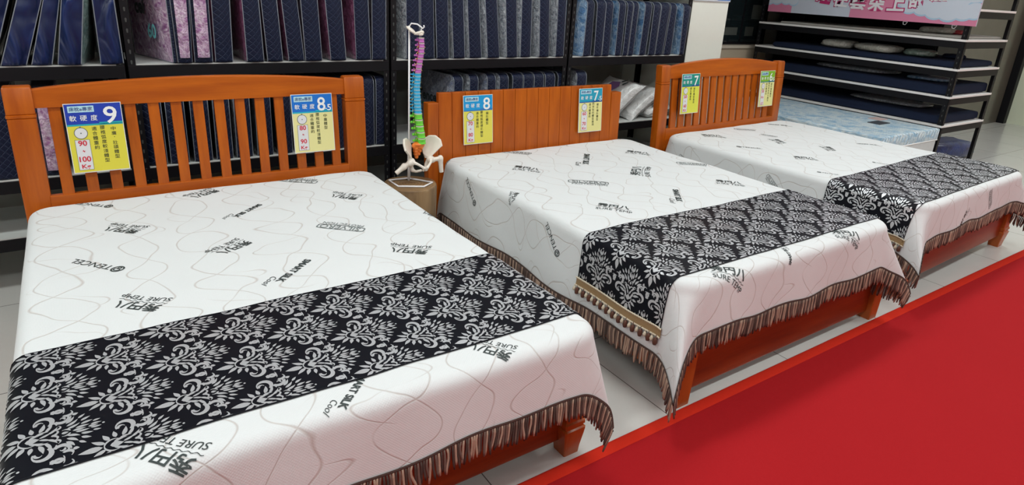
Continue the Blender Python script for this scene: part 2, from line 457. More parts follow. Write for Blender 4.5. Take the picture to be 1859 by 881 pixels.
def leg(mb, a0, a1, y0, y1, h, turned, mi=0):
    a, b = (a0 + a1) / 2, (y0 + y1) / 2; ha, hb = (a1 - a0) / 2, (y1 - y0) / 2
    if turned:
        prof = [(0, .74), (0.03, .80), (0.085, .98), (0.105, 1.04), (0.112, 1.04), (0.116, .90), (0.124, .90), (0.128, 1.0), (0.14, 1.0), (0.146, .88), (0.154, .86), (h, .86)]
    else:
        prof = [(0, .86), (h * 0.5, .96), (h, 1.0)]
    rows = []
    for z, k in prof:
        e = 0.1
        loop = [(-1 + e, -1), (1 - e, -1), (1, -1 + e), (1, 1 - e), (1 - e, 1), (-1 + e, 1), (-1, 1 - e), (-1, -1 + e), (-1 + e, -1)]
        rows.append([(a + x * ha * k, b + y * hb * k, z) for x, y in loop])
    mb.grid(rows, mi); mb.add(rows[0][:-1], [tuple(range(8))[::-1]], mi); mb.add(rows[-1][:-1], [tuple(range(8))], mi)

def bed_frame(spec):
    W, Ln = spec['W'], spec['L']
    t = empty('wooden_bed', spec['loc'], spec['rot'], label=spec['frame_label'], cat='bed', group=None)
    k = spec['kind']
    y0 = Ln + 0.004
    if k in (1, 3):
        pl, pr = spec['posts']
        zt, ring = spec['ptop'], spec['ring']
        for a0, a1 in (pl, pr):
            m = MB(); post(m, a0, a1, y0 - 0.002, y0 + 0.062, zt, ring); m.build('post', M['wood'], t, True, angle=0.6)
        m = MB(); arch_prism(m, pl[1] - 0.004, pr[0] + 0.004, 0.975, spec['rail0'], spec['rise'], y0 + 0.010, y0 + 0.045)
        m.build('top_rail', M['wood_h'], t, True, angle=0.6)
        m = MB(); m.box(pl[1] - 0.004, pr[0] + 0.004, y0 + 0.012, y0 + 0.045, 0.36, 0.598, 0, 0.004, leaned)
        m.build('lower_rail', M['wood_h'], t)
        for i in range(spec['nslat']):
            a = spec['s0'] + spec['pitch'] * i
            m = MB(); m.box(a, a + spec['sw'], y0 + 0.018, y0 + 0.036, 0.59, 0.982 + 0.0 * i, 0, 0.003, leaned)
            m.build('slat', M['wood'], t)
    else:
        n = 15; p = (1.395 - 0.02) / n
        for i in range(n):
            a = 0.02 + p * i
            m = MB(); m.box(a + 0.0013, a + p - 0.0013, y0, y0 + 0.03, 0.30, 0.947, 0, 0.004, leaned)
            m.build('plank', M['wood'], t)
        m = MB(); m.box(-0.04, 1.475, y0 + 0.031, y0 + 0.045, 0.30, 0.88, 0, 0.0, leaned); m.build('backing', M['groove'], t)
        for a0, a1 in ((-0.052, 0.0187), (1.3963, 1.487)):
            m = MB(); m.box(a0, a1, y0 - 0.004, y0 + 0.055, 0.0, 0.892, 0, 0.006, leaned); m.build('post', M['wood'], t)
    # rails and foot
    fy = spec['rail_y']
    lx = spec['legs']
    m = MB(); m.box(lx[0][0] + 0.01, lx[1][1] - 0.01, fy, fy + 0.03, spec['rail_z'], 0.30, 0, 0.006); m.build('foot_rail', M['wood_dark'], t)
    for a in (lx[0][0] + 0.005, lx[1][1] - 0.035 if lx[1][1] < W + 0.03 else W - 0.04):
        m = MB(); m.box(a, a + 0.028, fy + 0.03, Ln, 0.10, 0.30, 0, 0.005)
        m.build('side_rail', M['wood_h'], t)
    for a0, a1 in lx:
        m = MB(); leg(m, a0, a1, spec['leg_y'], spec['leg_y'] + 0.085, 0.30, spec['turned']); m.build('leg', M['wood_leg'], t, True, angle=0.5)
    m = MB()
    for i in range(11):
        b = fy + 0.12 + i * (Ln - fy - 0.25) / 10
        m.box(0.03, W - 0.05, b, b + 0.07, 0.301, 0.318)
    m.build('slat_base', M['wood_h'], t)
    return t

def make_surface(sp):
    """cloth laid over the mattress: (a, b) measured along the cloth -> point, in the bed's own frame"""
    W, Ln, H = sp['W'], sp['L'], 0.57
    r = 0.042; Rp = sp.get('Rp', 0.09)
    seed = sp['seed']
    def S(a, b, off=0.0):
        ca = min(max(a, Rp), W - Rp); cb = min(max(b, Rp), Ln - Rp)
        da, db = a - ca, b - cb
        rho = math.hypot(da, db)
        z = H + 0.0022 * math.sin(5.1 * a + 2.0 * b + seed) * math.sin(3.7 * b - 1.3 * a) + 0.004 * (noise.noise(Vector((a * 2.2, b * 2.2, seed))))
        z += 0.0035 * noise.noise(Vector((a * 6.5, b * 5.0, seed + 9)))
        if rho < 1e-9: return Vector((a, b, z + off))
        ux, uy = da / rho, db / rho
        fl = Rp - r
        s = rho - fl
        if s <= 0: return Vector((a, b, z + off))
        arc = r * PI / 2
        if s < arc:
            th = s / r; out = fl + (r + off) * math.sin(th); zz = z - r + (r + off) * math.cos(th); drop = 0
        else:
            drop = s - arc
            corner = 4 * ux * ux * uy * uy          # 1 on the diagonal, 0 on the straight sides
            head = 1.0 if b < Ln / 2 else 0.25
            side_fl = sp['flare_s'] * ux * ux + sp['flare_f'] * uy * uy
            amp = side_fl + sp['cone'] * corner * head
            along = (b if abs(ux) > abs(uy) else a)
            k = sp['wave'] * min(1, drop / 0.18) * (1 - corner)
            wv = k * (math.sin(along * sp['wk'] + seed) * 0.6 + 1.1 * noise.noise(Vector((along * 3.1, seed, 0.3))))
            out = fl + r + off + drop * amp + wv
            zz = z - r - drop * math.sqrt(max(0.1, 1 - amp * amp * 0.9))
            # side-ways swing that lets the spare corner cloth fall in a fold
            sw = sp['swing'] * drop * math.sin(4 * math.atan2(abs(uy), abs(ux))) * head
            tx, ty = -uy * (1 if ux * uy > 0 else -1), ux * (1 if ux * uy > 0 else -1)
            return Vector((ca + ux * out + tx * sw, cb + uy * out + ty * sw, zz))
        return Vector((ca + ux * out, cb + uy * out, zz))
    return S
def normal_at(S, a, b):
    e = 0.003
    p = S(a, b); n = (S(a + e, b) - p).cross(S(a, b + e) - p)
    return n.normalized() if n.length > 1e-12 else Vector((0, 0, 1))

def cloth_mesh(S, a0, a1, b0, b1, step, off=0.0, hem=None):
    """grid with uv; hem(a,b)->(a,b) lets the outline wander"""
    na = max(2, int(round((a1 - a0) / step))); nb = max(2, int(round((b1 - b0) / step)))
    rows = []; uvs = []
    for i in range(na + 1):
        row = []
        for j in range(nb + 1):
            a = a0 + (a1 - a0) * i / na; b = b0 + (b1 - b0) * j / nb
            if hem: a, b = hem(a, b)
            row.append(S(a, b, off)); uvs.append((a, b))
        rows.append(row)
    mb = MB(); mb.grid(rows, 0)
    return mb, uvs
def put_print(mb, S, geo, A, B, dx, dy, scale, mi, off=0.0014, clip=None, uvs=None, bow=0.0):
    """lay lettering on the cloth: A->B is the unit baseline, (dx,dy) the centre in that unit frame, scale the width"""
    ux, uy = B[0] - A[0], B[1] - A[1]
    vx, vy = -uy, ux
    vs = []
    for x, y in geo[0]:
        X = dx + x * scale; Y = dy + y * scale - bow * (x * x - 0.08)
        a = A[0] + ux * X + vx * Y; b = A[1] + uy * X + vy * Y
        if clip: a, b = clip(a, b)
        vs.append(S(a, b) + normal_at(S, a, b) * off)
        if uvs is not None: uvs.append((a, b))
    mb.add(vs, geo[1], mi)

def ring_geo(rx, ry, w, n=24):
    vs = [(rx * math.cos(2 * PI * i / n), ry * math.sin(2 * PI * i / n)) for i in range(n)]
    vs += [((rx - w) * math.cos(2 * PI * i / n), (ry - w) * math.sin(2 * PI * i / n)) for i in range(n)]
    return (vs, [(i, (i + 1) % n, n + (i + 1) % n, n + i) for i in range(n)], 0)
def frame_geo(hx, hy, w, n=40):
    """rounded box outline"""
    def pt(t, hx, hy):
        c, s = math.cos(t), math.sin(t)
        return (hx * abs(c) ** 0.35 * (1 if c > 0 else -1), hy * abs(s) ** 0.35 * (1 if s > 0 else -1))
    vs = [pt(2 * PI * i / n, hx, hy) for i in range(n)] + [pt(2 * PI * i / n, hx - w, hy - w) for i in range(n)]
    return (vs, [(i, (i + 1) % n, n + (i + 1) % n, n + i) for i in range(n)], 0)

def logo(mb, S, uvs, kind, A, B):
    C = lambda x, y, geo, sc, mi=1, bow=0.0: put_print(mb, S, geo, A, B, x, y, sc, mi, uvs=uvs, bow=bow)
    if kind == 'S':
        C(0.5, 0.0, text_geo('秀円八', 0.022, 0.09), 1.0)
        C(0.55, -0.36, text_geo('SURE TEMP', 0.0, 0.09), 1.12, bow=0.28)
        n = 40
        vs = []; 
        for i in range(n + 1):
            x = -0.55 + 1.1 * i / n; y = 0.016 * math.sin(i * 1.15) - 0.18 * (x * x - 0.1)
            vs += [(x, y), (x, y + 0.014)]
        C(0.52, -0.215, (vs, [(2 * i, 2 * i + 2, 2 * i + 3, 2 * i + 1) for i in range(n)], 0), 1.0)
    elif kind == 'T':
        C(0.60, 0.0, text_geo('TENCEL', 0.0, 0.09), 0.78)
        C(0.09, 0.0, ring_geo(0.10, 0.11, 0.025), 1.0)
        C(0.09, 0.02, ring_geo(0.06, 0.05, 0.02, 14), 1.0)
        C(0.09, -0.04, ring_geo(0.035, 0.045, 0.018, 12), 1.0)
    elif kind == 'V':
        C(0.52, 0.0, text_geo('SILVERO', 0.0, 0.09), 0.84, 2)
        C(0.5, 0.0, frame_geo(0.5, 0.115, 0.022), 1.0, 2)
        C(0.52, -0.19, text_geo('PROTECTION', 0.0, 0.09), 0.86, 2)
    elif kind == 'M':
        C(0.5, 0.0, text_geo('SMART SILK', 0.035, 0.09), 1.0)
        C(1.02, -0.17, text_geo('Cool', -0.004, 0.09, 0.35), 0.36)

LOGOS = [
(1,'T',0.297,1.106,0.155,1.265),
(1,'T',0.308,1.823,0.175,1.924),
(1,'S',0.370,0.758,0.260,0.853),
(1,'S',0.375,1.457,0.268,1.555),
(1,'S',0.740,1.861,0.622,1.800),
(1,'S',0.730,1.187,0.608,1.106),
(1,'S',1.282,1.479,1.188,1.576),
(1,'M',0.869,1.593,0.735,1.476),
(1,'M',0.875,0.909,0.732,0.774),
(1,'V',1.194,1.803,1.041,1.932),
(1,'V',1.166,1.097,1.012,1.235),
(1,'S',1.291,0.767,1.180,0.864),
(1,'S',1.529,1.106,1.486,1.198),
(1,'S',1.177,0.017,1.107,0.118),
(1,'M',0.789,0.137,0.682,0.023),
(1,'S',0.346,0.000,0.252,0.104),
(2,'T',-0.146,1.491,-0.024,1.613),
(2,'T',-0.156,0.747,-0.034,0.868),
(2,'S',0.049,1.193,-0.019,1.146),
(2,'S',0.039,1.896,-0.015,1.866),
(2,'S',0.307,1.601,0.409,1.496),
(2,'V',0.421,1.245,0.600,1.111),
(2,'S',0.306,0.868,0.408,0.750),
(2,'S',1.242,1.638,1.333,1.524),
(2,'S',0.866,1.178,1.006,1.306),
(2,'V',1.327,1.279,1.465,1.152),
(2,'M',0.885,0.887,0.737,0.724),
(2,'S',1.235,0.898,1.333,0.797),
(2,'M',0.915,1.663,0.739,1.471),
(2,'T',0.889,1.953,0.939,1.884),
(2,'V',0.439,1.958,0.581,1.812),
(2,'M',0.618,-0.009,0.667,0.086),
(2,'S',0.205,0.095,0.325,0.000),
(2,'S',1.060,0.100,1.180,0.015),
(3,'S',0.341,1.735,0.472,1.648),
(3,'V',0.803,1.770,0.926,1.661),
(3,'M',1.286,1.774,1.404,1.664),
(3,'T',0.278,1.376,0.410,1.256),
(3,'S',0.789,1.394,0.728,1.271),
(3,'S',0.411,1.014,0.501,0.916),
(3,'V',-0.034,1.686,-0.081,1.589),
(3,'V',0.005,0.971,-0.069,0.879),
(3,'M',1.311,1.026,1.422,0.928),
(3,'S',0.955,1.076,0.874,0.971),
(3,'T',0.802,0.671,0.853,0.577),
(3,'S',-0.128,1.018,-0.075,0.914),
(3,'M',0.576,-0.179,0.663,-0.066),
(3,'V',1.051,-0.115,0.990,0.009),
(3,'V',0.840,1.550,0.885,1.434),
(3,'T',0.189,0.721,0.255,0.614),
]

def fringe(S, path, parent, seed, length=0.078, pitch=0.0088, r=0.0040):
    """bullion fringe: a braided header and hanging twisted cords along the hem path of (a, b)"""
    rnd = random.Random(seed)
    pts = [S(a, b) for a, b in path]
    # resample
    cum = [0]
    for i in range(1, len(pts)): cum.append(cum[-1] + (pts[i] - pts[i - 1]).length)
    mb = MB()
    up_rows = []
    for i, (a, b) in enumerate(path):
        p = pts[i]; t = (pts[min(i + 1, len(pts) - 1)] - pts[max(i - 1, 0)]).normalized()
        nrm = Vector((t.y, -t.x, 0)).normalized()
        o = nrm * 0.0035
        zz = Vector((0, 0, 1))
        dn = t.cross(nrm).normalized()
        if dn.z > 0: dn = -dn
        up_rows.append([p - dn * 0.005 + o * 0.6, p - dn * 0.002 + o, p + dn * 0.002 + o, p + dn * 0.005 + o * 0.6, p + dn * 0.005 - o * 0.6, p - dn * 0.005 - o * 0.4])
    mb.grid(up_rows, 0)
    nst = int(cum[-1] / pitch)
    k = 0
    for s in range(nst):
        d = (s + 0.5) * pitch
        while k < len(cum) - 2 and cum[k + 1] < d: k += 1
        f = (d - cum[k]) / max(1e-6, cum[k + 1] - cum[k])
        p = pts[k].lerp(pts[k + 1], f)
        t = (pts[k + 1] - pts[k]).normalized()
        nrm = Vector((t.y, -t.x, 0)).normalized()
        dn = t.cross(nrm).normalized()
        if dn.z > 0: dn = -dn
        dn = (dn * 0.35 + Vector((0, 0, -1))).normalized()
        ln = length * rnd.uniform(0.86, 1.12)
        sw = rnd.gauss(0, 0.0035) + 0.004 * math.sin(d * 9.0); so = rnd.uniform(-0.002, 0.005)
        cur = rnd.gauss(0, 0.0016)
        cord = []
        for q in range(6):
            u = q / 5
            cord.append(p + nrm * (0.002 + so * u * u) + t * (sw * u * u + cur * math.sin(u * PI * 1.6)) + dn * (0.004 + ln * u))
            if cord[-1].z < 0.012: cord[-1].z = 0.012 + 0.002 * rnd.random()
        mi = (2, 0, 1)[s % 3] if rnd.random() < 0.75 else rnd.choice((0, 1, 2))
        mb.tube(cord, [r * 0.75, r, r * 1.05, r, r * 1.05, r * 0.7], 5, mi)
    o = mb.build('fringe', [M['fr_dark'], M['fr_mid'], M['fr_light']], parent, True)
    o['kind'] = 'stuff'
    return o

# ---- damask motif, drawn once in a unit frame (x along the plume, both halves mirrored)
def damask_shapes():
    sh = []
    def leaf(x, y, ang, ln, w, bend=0.0, both=True):
        n = 7; up = []; dn = []
        for i in range(n + 1):
            t = i / n
            an = ang + bend * t
            cx_ = x + math.cos(ang + bend * t * 0.5) * ln * t; cy_ = y + math.sin(ang + bend * t * 0.5) * ln * t
            ww = 0.92 * w * math.sin(PI * min(1, t ** 0.75)) * 0.5
            nx, ny = -math.sin(an), math.cos(an)
            up.append((cx_ + nx * ww, cy_ + ny * ww)); dn.append((cx_ - nx * ww, cy_ - ny * ww))
        vs = up + dn; k = n + 1
        fs = [(i, i + 1, k + i + 1, k + i) for i in range(n)]
        sh.append((vs, fs))
        if both: sh.append(([(a, -b) for a, b in vs], [f[::-1] for f in fs]))
    def curl(cx_, cy_, r0, r1, a0, a1, w0, w1, both=True, n=14):
        vs = []
        for i in range(n + 1):
            t = i / n; an = a0 + (a1 - a0) * t; rr = r0 + (r1 - r0) * t
            w = (w0 + (w1 - w0) * t) * (0.35 + 0.65 * math.sin(PI * min(1, t * 1.15 + 0.08)))
            vs += [(cx_ + (rr + w / 2) * math.cos(an), cy_ + (rr + w / 2) * math.sin(an)), (cx_ + (rr - w / 2) * math.cos(an), cy_ + (rr - w / 2) * math.sin(an))]
        fs = [(2 * i, 2 * i + 1, 2 * i + 3, 2 * i + 2) for i in range(n)]
        sh.append((vs, fs))
        if both: sh.append(([(a, -b) for a, b in vs], [f[::-1] for f in fs]))
    # tip leaf and petals at the root end (-x)
    leaf(-0.225, 0, PI, 0.20, 0.085, 0, False)
    leaf(-0.20, 0.040, PI - 0.50, 0.14, 0.050, -0.20)
    leaf(-0.165, 0.078, PI - 0.95, 0.110, 0.050, -0.2)
    leaf(-0.110, 0.100, PI - 1.35, 0.095, 0.046, -0.1)
    # stem ring
    curl(-0.125, 0.0, 0.088, 0.078, PI, PI * 0.30, 0.018, 0.024)
    # bulb and inner leaves
    leaf(-0.165, 0, 0, 0.115, 0.085, 0, False)
    leaf(-0.135, 0.030, 0.75, 0.125, 0.034, -0.9)
    leaf(-0.055, 0.012, 0.25, 0.115, 0.030, 0.45)
    leaf(-0.085, 0.060, 0.80, 0.11, 0.030, -1.2)
    # big root scrolls, hooked round a bead
    curl(-0.035, 0.235, 0.088, 0.066, -0.9, PI * 1.12, 0.054, 0.040)
    curl(-0.050, 0.228, 0.034, 0.026, PI * 1.15, 0.4, 0.030, 0.022)
    leaf(-0.055, 0.100, 1.00, 0.13, 0.046, 0.55)
    leaf(-0.015, 0.078, 0.75, 0.150, 0.036, 0.80)
    leaf(0.010, 0.040, 0.35, 0.120, 0.032, 0.9)
    # waist ribbons
    curl(0.070, 0.045, 0.030, 0.024, -1.7, 1.5, 0.024, 0.018)
    curl(0.090, 0.112, 0.034, 0.024, -2.2, 1.2, 0.026, 0.018)
    curl(0.060, 0.165, 0.026, 0.020, -0.6, 2.4, 0.022, 0.016)
    leaf(0.040, 0.0, 0, 0.055, 0.036, 0, False)
    # side scrolls of the plume
    curl(0.130, 0.235, 0.064, 0.052, -2.7, 1.3, 0.050, 0.034)
    curl(0.130, 0.232, 0.024, 0.016, -0.6, 3.0, 0.026, 0.020)
    curl(0.175, 0.318, 0.048, 0.040, -2.4, 0.8, 0.044, 0.026)
    leaf(0.215, 0.262, 0.25, 0.055, 0.046, 0)
    # plume, first tier
    leaf(0.125, 0, 0, 0.060, 0.040, 0, False)
    curl(0.150, 0.0, 0.050, 0.048, 0.35, 2.0, 0.022, 0.018)
    leaf(0.170, 0.052, 0.15, 0.120, 0.036, 0.55)
    leaf(0.165, 0.095, 0.35, 0.125, 0.038, 0.65)
    leaf(0.160, 0.140, 0.60, 0.115, 0.038, 0.60)
    leaf(0.165, 0.180, 0.85, 0.090, 0.034, 0.45)
    # second tier
    leaf(0.215, 0, 0, 0.115, 0.036, 0, False)
    leaf(0.240, 0.030, 0.18, 0.120, 0.034, -0.30)
    leaf(0.285, 0.072, 0.40, 0.105, 0.036, -0.35)
    leaf(0.285, 0.125, 0.62, 0.095, 0.036, -0.30)
    leaf(0.265, 0.178, 0.80, 0.080, 0.032, -0.20)
    # third tier and bead
    leaf(0.345, 0, 0, 0.085, 0.032, 0, False)
    leaf(0.365, 0.024, 0.25, 0.095, 0.030, -0.45)
    leaf(0.385, 0.070, 0.30, 0.070, 0.030, -0.20)
    sh.append(([(0.475 + 0.013 * math.cos(i * PI / 3), 0.013 * math.sin(i * PI / 3)) for i in range(6)], [(0, 1, 2, 3, 4, 5)]))
    # links down to the next row
    curl(0.105, 0.405, 0.052, 0.040, -2.6, 0.6, 0.040, 0.026)
    leaf(0.060, 0.345, 1.9, 0.060, 0.034, 0.3)
    return sh
DAMASK = damask_shapes()

def make_runner(S, sp, root_loc, root_rot, label):
    b0, b1 = sp['run_b']; W = sp['W']; d0, d1 = sp['run_d']
    base = 0.0035
    mb, uvs = cloth_mesh(S, -d0, W + d1, b0, b1, 0.0125, base)
    # underside / thickness
    PX, PY = 0.305, 0.187
    eps = 0.0015
    def clip(a, b): return (min(max(a, -d0 + eps), W + d1 - eps), min(max(b, b0 + eps), b1 - eps))
    ox, oy = sp['dam']
    for i in range(-3, 10):
        for j in range(-3, 8):
            for h in (0, 1):
                cx_ = ox + (i + 0.5 * h) * PX; cy_ = oy + (j + 0.5 * h) * PY
                if cx_ < -d0 - 0.09 or cx_ > W + d1 + 0.09 or cy_ < b0 - 0.09 or cy_ > b1 + 0.09: continue
                for vs, fs in DAMASK:
                    P = []
                    inside = False
                    for x, y in vs:
                        a, b = cx_ + (x - 0.02) * 0.226, cy_ + y * 0.248
                        if -d0 < a < W + d1 and b0 < b < b1: inside = True
                        a, b = clip(a, b)
                        P.append((a, b))
                    if not inside: continue
                    mb.add([S(a, b, base + 0.0012) for a, b in P], fs, 1)
    o = mb.build('bed_runner', [M['runner'], M['damask']], None, True, root_loc, (0, 0, root_rot))
    tag(o, label, 'bed runner', 'damask runners across the beds')
    # rolled hem along both long edges
    h = MB()
    for bb in (b0, b1):
        n = 120
        h.tube([S(-d0 + (W + d0 + d1) * i / n, bb, base) for i in range(n + 1)], 0.0022, 5)
    h.build('hem', M['runner'], o, True)
    # braid with tassels along the hanging end
    if sp.get('trim', True):
        br = MB(); n = 40
        rows = []
        for i in range(n + 1):
            b = b0 - 0.012 + (b1 - b0 + 0.02) * i / n
            rows.append([S(-d0 + u, b, base + 0.003 + 0.0015 * math.sin(i * 2.4 + u * 300)) for u in (0.022, 0.008, -0.008, -0.018)])
        br.grid(rows, 0)
        for k in range(2):
            br.tube([S(-d0 + (0.020 if k == 0 else -0.016), b0 - 0.012 + (b1 - b0 + 0.02) * i / 160, base + 0.006 + 0.002 * math.sin(i * 1.9)) for i in range(161)], 0.0035, 5, 1)
        bo = br.build('braid', [M['gold'], M['cream']], o, True); bo['label'] = 'gold and cream braid along the hanging end'
        nt_ = 13
        for i in range(nt_):
            b = b0 + 0.008 + (b1 - b0 - 0.02) * i / (nt_ - 1)
            p = S(-d0 - 0.012, b, base + 0.006)
            for (mt, ddy, ln, rr) in ((M['tassel'], 0.0, 0.040, 0.0105), (M['cream'], 0.019, 0.030, 0.0085)):
                q = p + Vector((-0.003, ddy, 0))
                tm = MB()
                tm.tube([q, q + Vector((0, 0, -0.010)), q + Vector((0, 0, -0.013)), q + Vector((-0.001, 0, -0.018)), q + Vector((-0.002, 0.001, -ln * 0.8)), q + Vector((-0.002, 0.001, -ln))],
                        [0.0018, 0.0018, rr * 0.7, rr * 0.8, rr, rr * 0.75], 7)
                tm.build('tassel', mt, o, True)
    return o

def make_bed(sp):
    fr = bed_frame(sp)
    S = make_surface(sp)
    W, Ln = sp['W'], sp['L']
    # the mattress itself, under the cover
    m = MB(); m.box(0.045, W - 0.045, 0.045, Ln - 0.04, 0.322, 0.545, 0, 0.045)
    tag(m.build('mattress', M['cover'], None, True, sp['loc'], (0, 0, sp['rot'])), sp['matt_label'], 'mattress')
    dl, dr, df = sp['drop']
    sd = sp['seed']
    def hem(a, b):
        """outline of the cover: wander the hem a little"""
        if a < 0: a = a * (1 + 0.10 * (noise.noise(Vector((b * 2.0, sd, 1.0)))))
        elif a > W: a = W + (a - W) * (1 + 0.12 * (noise.noise(Vector((b * 2.0, sd, 4.0)))))
        if b < 0: b = b * (1 + 0.12 * (noise.noise(Vector((a * 1.9, sd, 7.0)))) + 0.03 * math.sin(a * 17))
        return a, b
    mb, uvs = cloth_mesh(S, -dl, W + dr, -df, Ln + 0.10, 0.0145, 0.0, hem)
    for (bi, k, a0, b0, a1, b1) in LOGOS:
        if bi != sp['id']: continue
        da, db = sp['logo_off']
        if sp['clear'](a0 + da, b0 + db): logo(mb, S, uvs, k, (a0 + da, b0 + db), (a1 + da, b1 + db))
    for (k, a0, b0, a1, b1) in sp.get('more', []): logo(mb, S, uvs, k, (a0, b0), (a1, b1))
    cov = mb.build('bed_cover', [M['cover'], M['print'], M['print_soft']], None, True, sp['loc'], (0, 0, sp['rot']))
    ul = cov.data.uv_layers.new(name='UVMap')
    for lp in cov.data.loops: ul.data[lp.index].uv = uvs[lp.vertex_index]
    tag(cov, sp['cover_label'], 'bedspread', 'white quilted covers on the beds')
    n = 200
    path = []
    nb = int((Ln + 0.05) / 0.012)
    for i in range(nb + 1): path.append(hem(-dl, Ln + 0.05 - (Ln + 0.05 + df) * i / nb))
    na = int((W + dl + dr) / 0.012)
    for i in range(1, na + 1): path.append(hem(-dl + (W + dl + dr) * i / na, -df))
    for i in range(1, nb + 1): path.append(hem(W + dr, -df + (Ln + 0.05 + df) * i / nb))
    fringe(S, path, cov, sd)
    make_runner(S, sp, sp['loc'], sp['rot'], sp['runner_label'])

BEDS = [
    dict(id=1, kind=1, W=1.52, L=1.95, loc=(-0.25, 1.25, 0), rot=0.0, seed=1.3, Rp=0.09,
         posts=((-0.012, 0.086), (1.415, 1.522)), ptop=1.066, ring=0.945, rail0=1.052, rise=0.036,
         nslat=14, s0=0.129, pitch=0.0925, sw=0.0445, legs=((-0.02, 0.07), (1.480, 1.568)), leg_y=0.093, rail_y=0.135, rail_z=0.055, turned=True,
         flare_s=0.05, flare_f=0.06, cone=0.24, swing=0.10, wave=0.010, wk=13.0, drop=(0.26, 0.30, 0.195),
         run_b=(0.118, 0.645), run_d=(0.22, 0.012), dam=(0.240, 0.330), logo_off=(-0.01, 0.0), clear=lambda a, b: not (0.14 < b < 0.60) or b < 0.16,
         trim=False,
         frame_label='orange-brown wooden slatted bed frame with arched headboard, nearest of the three beds',
         matt_label='white mattress hidden under the cover of the nearest bed',
         cover_label='white quilted fringed bed cover on the nearest bed, beside the spine model',
         runner_label='black and silver damask runner lying flat across the nearest bed'),
    dict(id=2, kind=2, W=1.53, L=1.94, loc=(1.725, 1.31, 0), rot=0.0, seed=4.7, Rp=0.12,
         legs=((0.075, 0.160), (1.560, 1.645)), leg_y=0.025, rail_y=0.055, rail_z=0.045, turned=False,
         flare_s=0.07, flare_f=0.05, cone=0.46, swing=0.16, wave=0.010, wk=12.0, drop=(0.305, 0.30, 0.20),
         run_b=(0.085, 0.585), run_d=(0.205, 0.03), dam=(0.20, 0.275), logo_off=(0.01, -0.01), clear=lambda a, b: True,
         frame_label='orange-brown bed frame with solid stepped plank headboard, middle of the three beds',
         matt_label='white mattress hidden under the cover of the middle bed',
         cover_label='white quilted fringed bed cover on the middle bed with the plank headboard',
         runner_label='black and silver damask runner with tassel braid across the middle bed'),
    dict(id=3, kind=3, W=1.60, L=1.84, loc=(3.668, 1.36, 0), rot=math.radians(2.0), seed=8.1, Rp=0.12,
         posts=((-0.035, 0.062), (1.472, 1.572)), ptop=1.074, ring=0.945, rail0=1.060, rise=0.050,
         nslat=14, s0=0.112, pitch=0.0935, sw=0.0640, legs=((0.03, 0.12), (1.575, 1.685)), leg_y=0.02, rail_y=0.045, rail_z=0.085, turned=True,
         flare_s=0.08, flare_f=0.05, cone=0.46, swing=0.16, wave=0.008, wk=12.0, drop=(0.27, 0.28, 0.18),
         run_b=(0.045, 0.545), run_d=(0.20, 0.03), dam=(0.10, 0.235), logo_off=(-0.06, -0.03), clear=lambda a, b: True,
         frame_label='orange-brown slatted bed frame with arched headboard, farthest of the three beds',
         matt_label='white mattress hidden under the cover of the farthest bed',
         cover_label='white quilted fringed bed cover on the farthest bed at the right',
         runner_label='black and silver damask runner across the farthest bed at the right'),
]
for sp in BEDS: make_bed(sp)

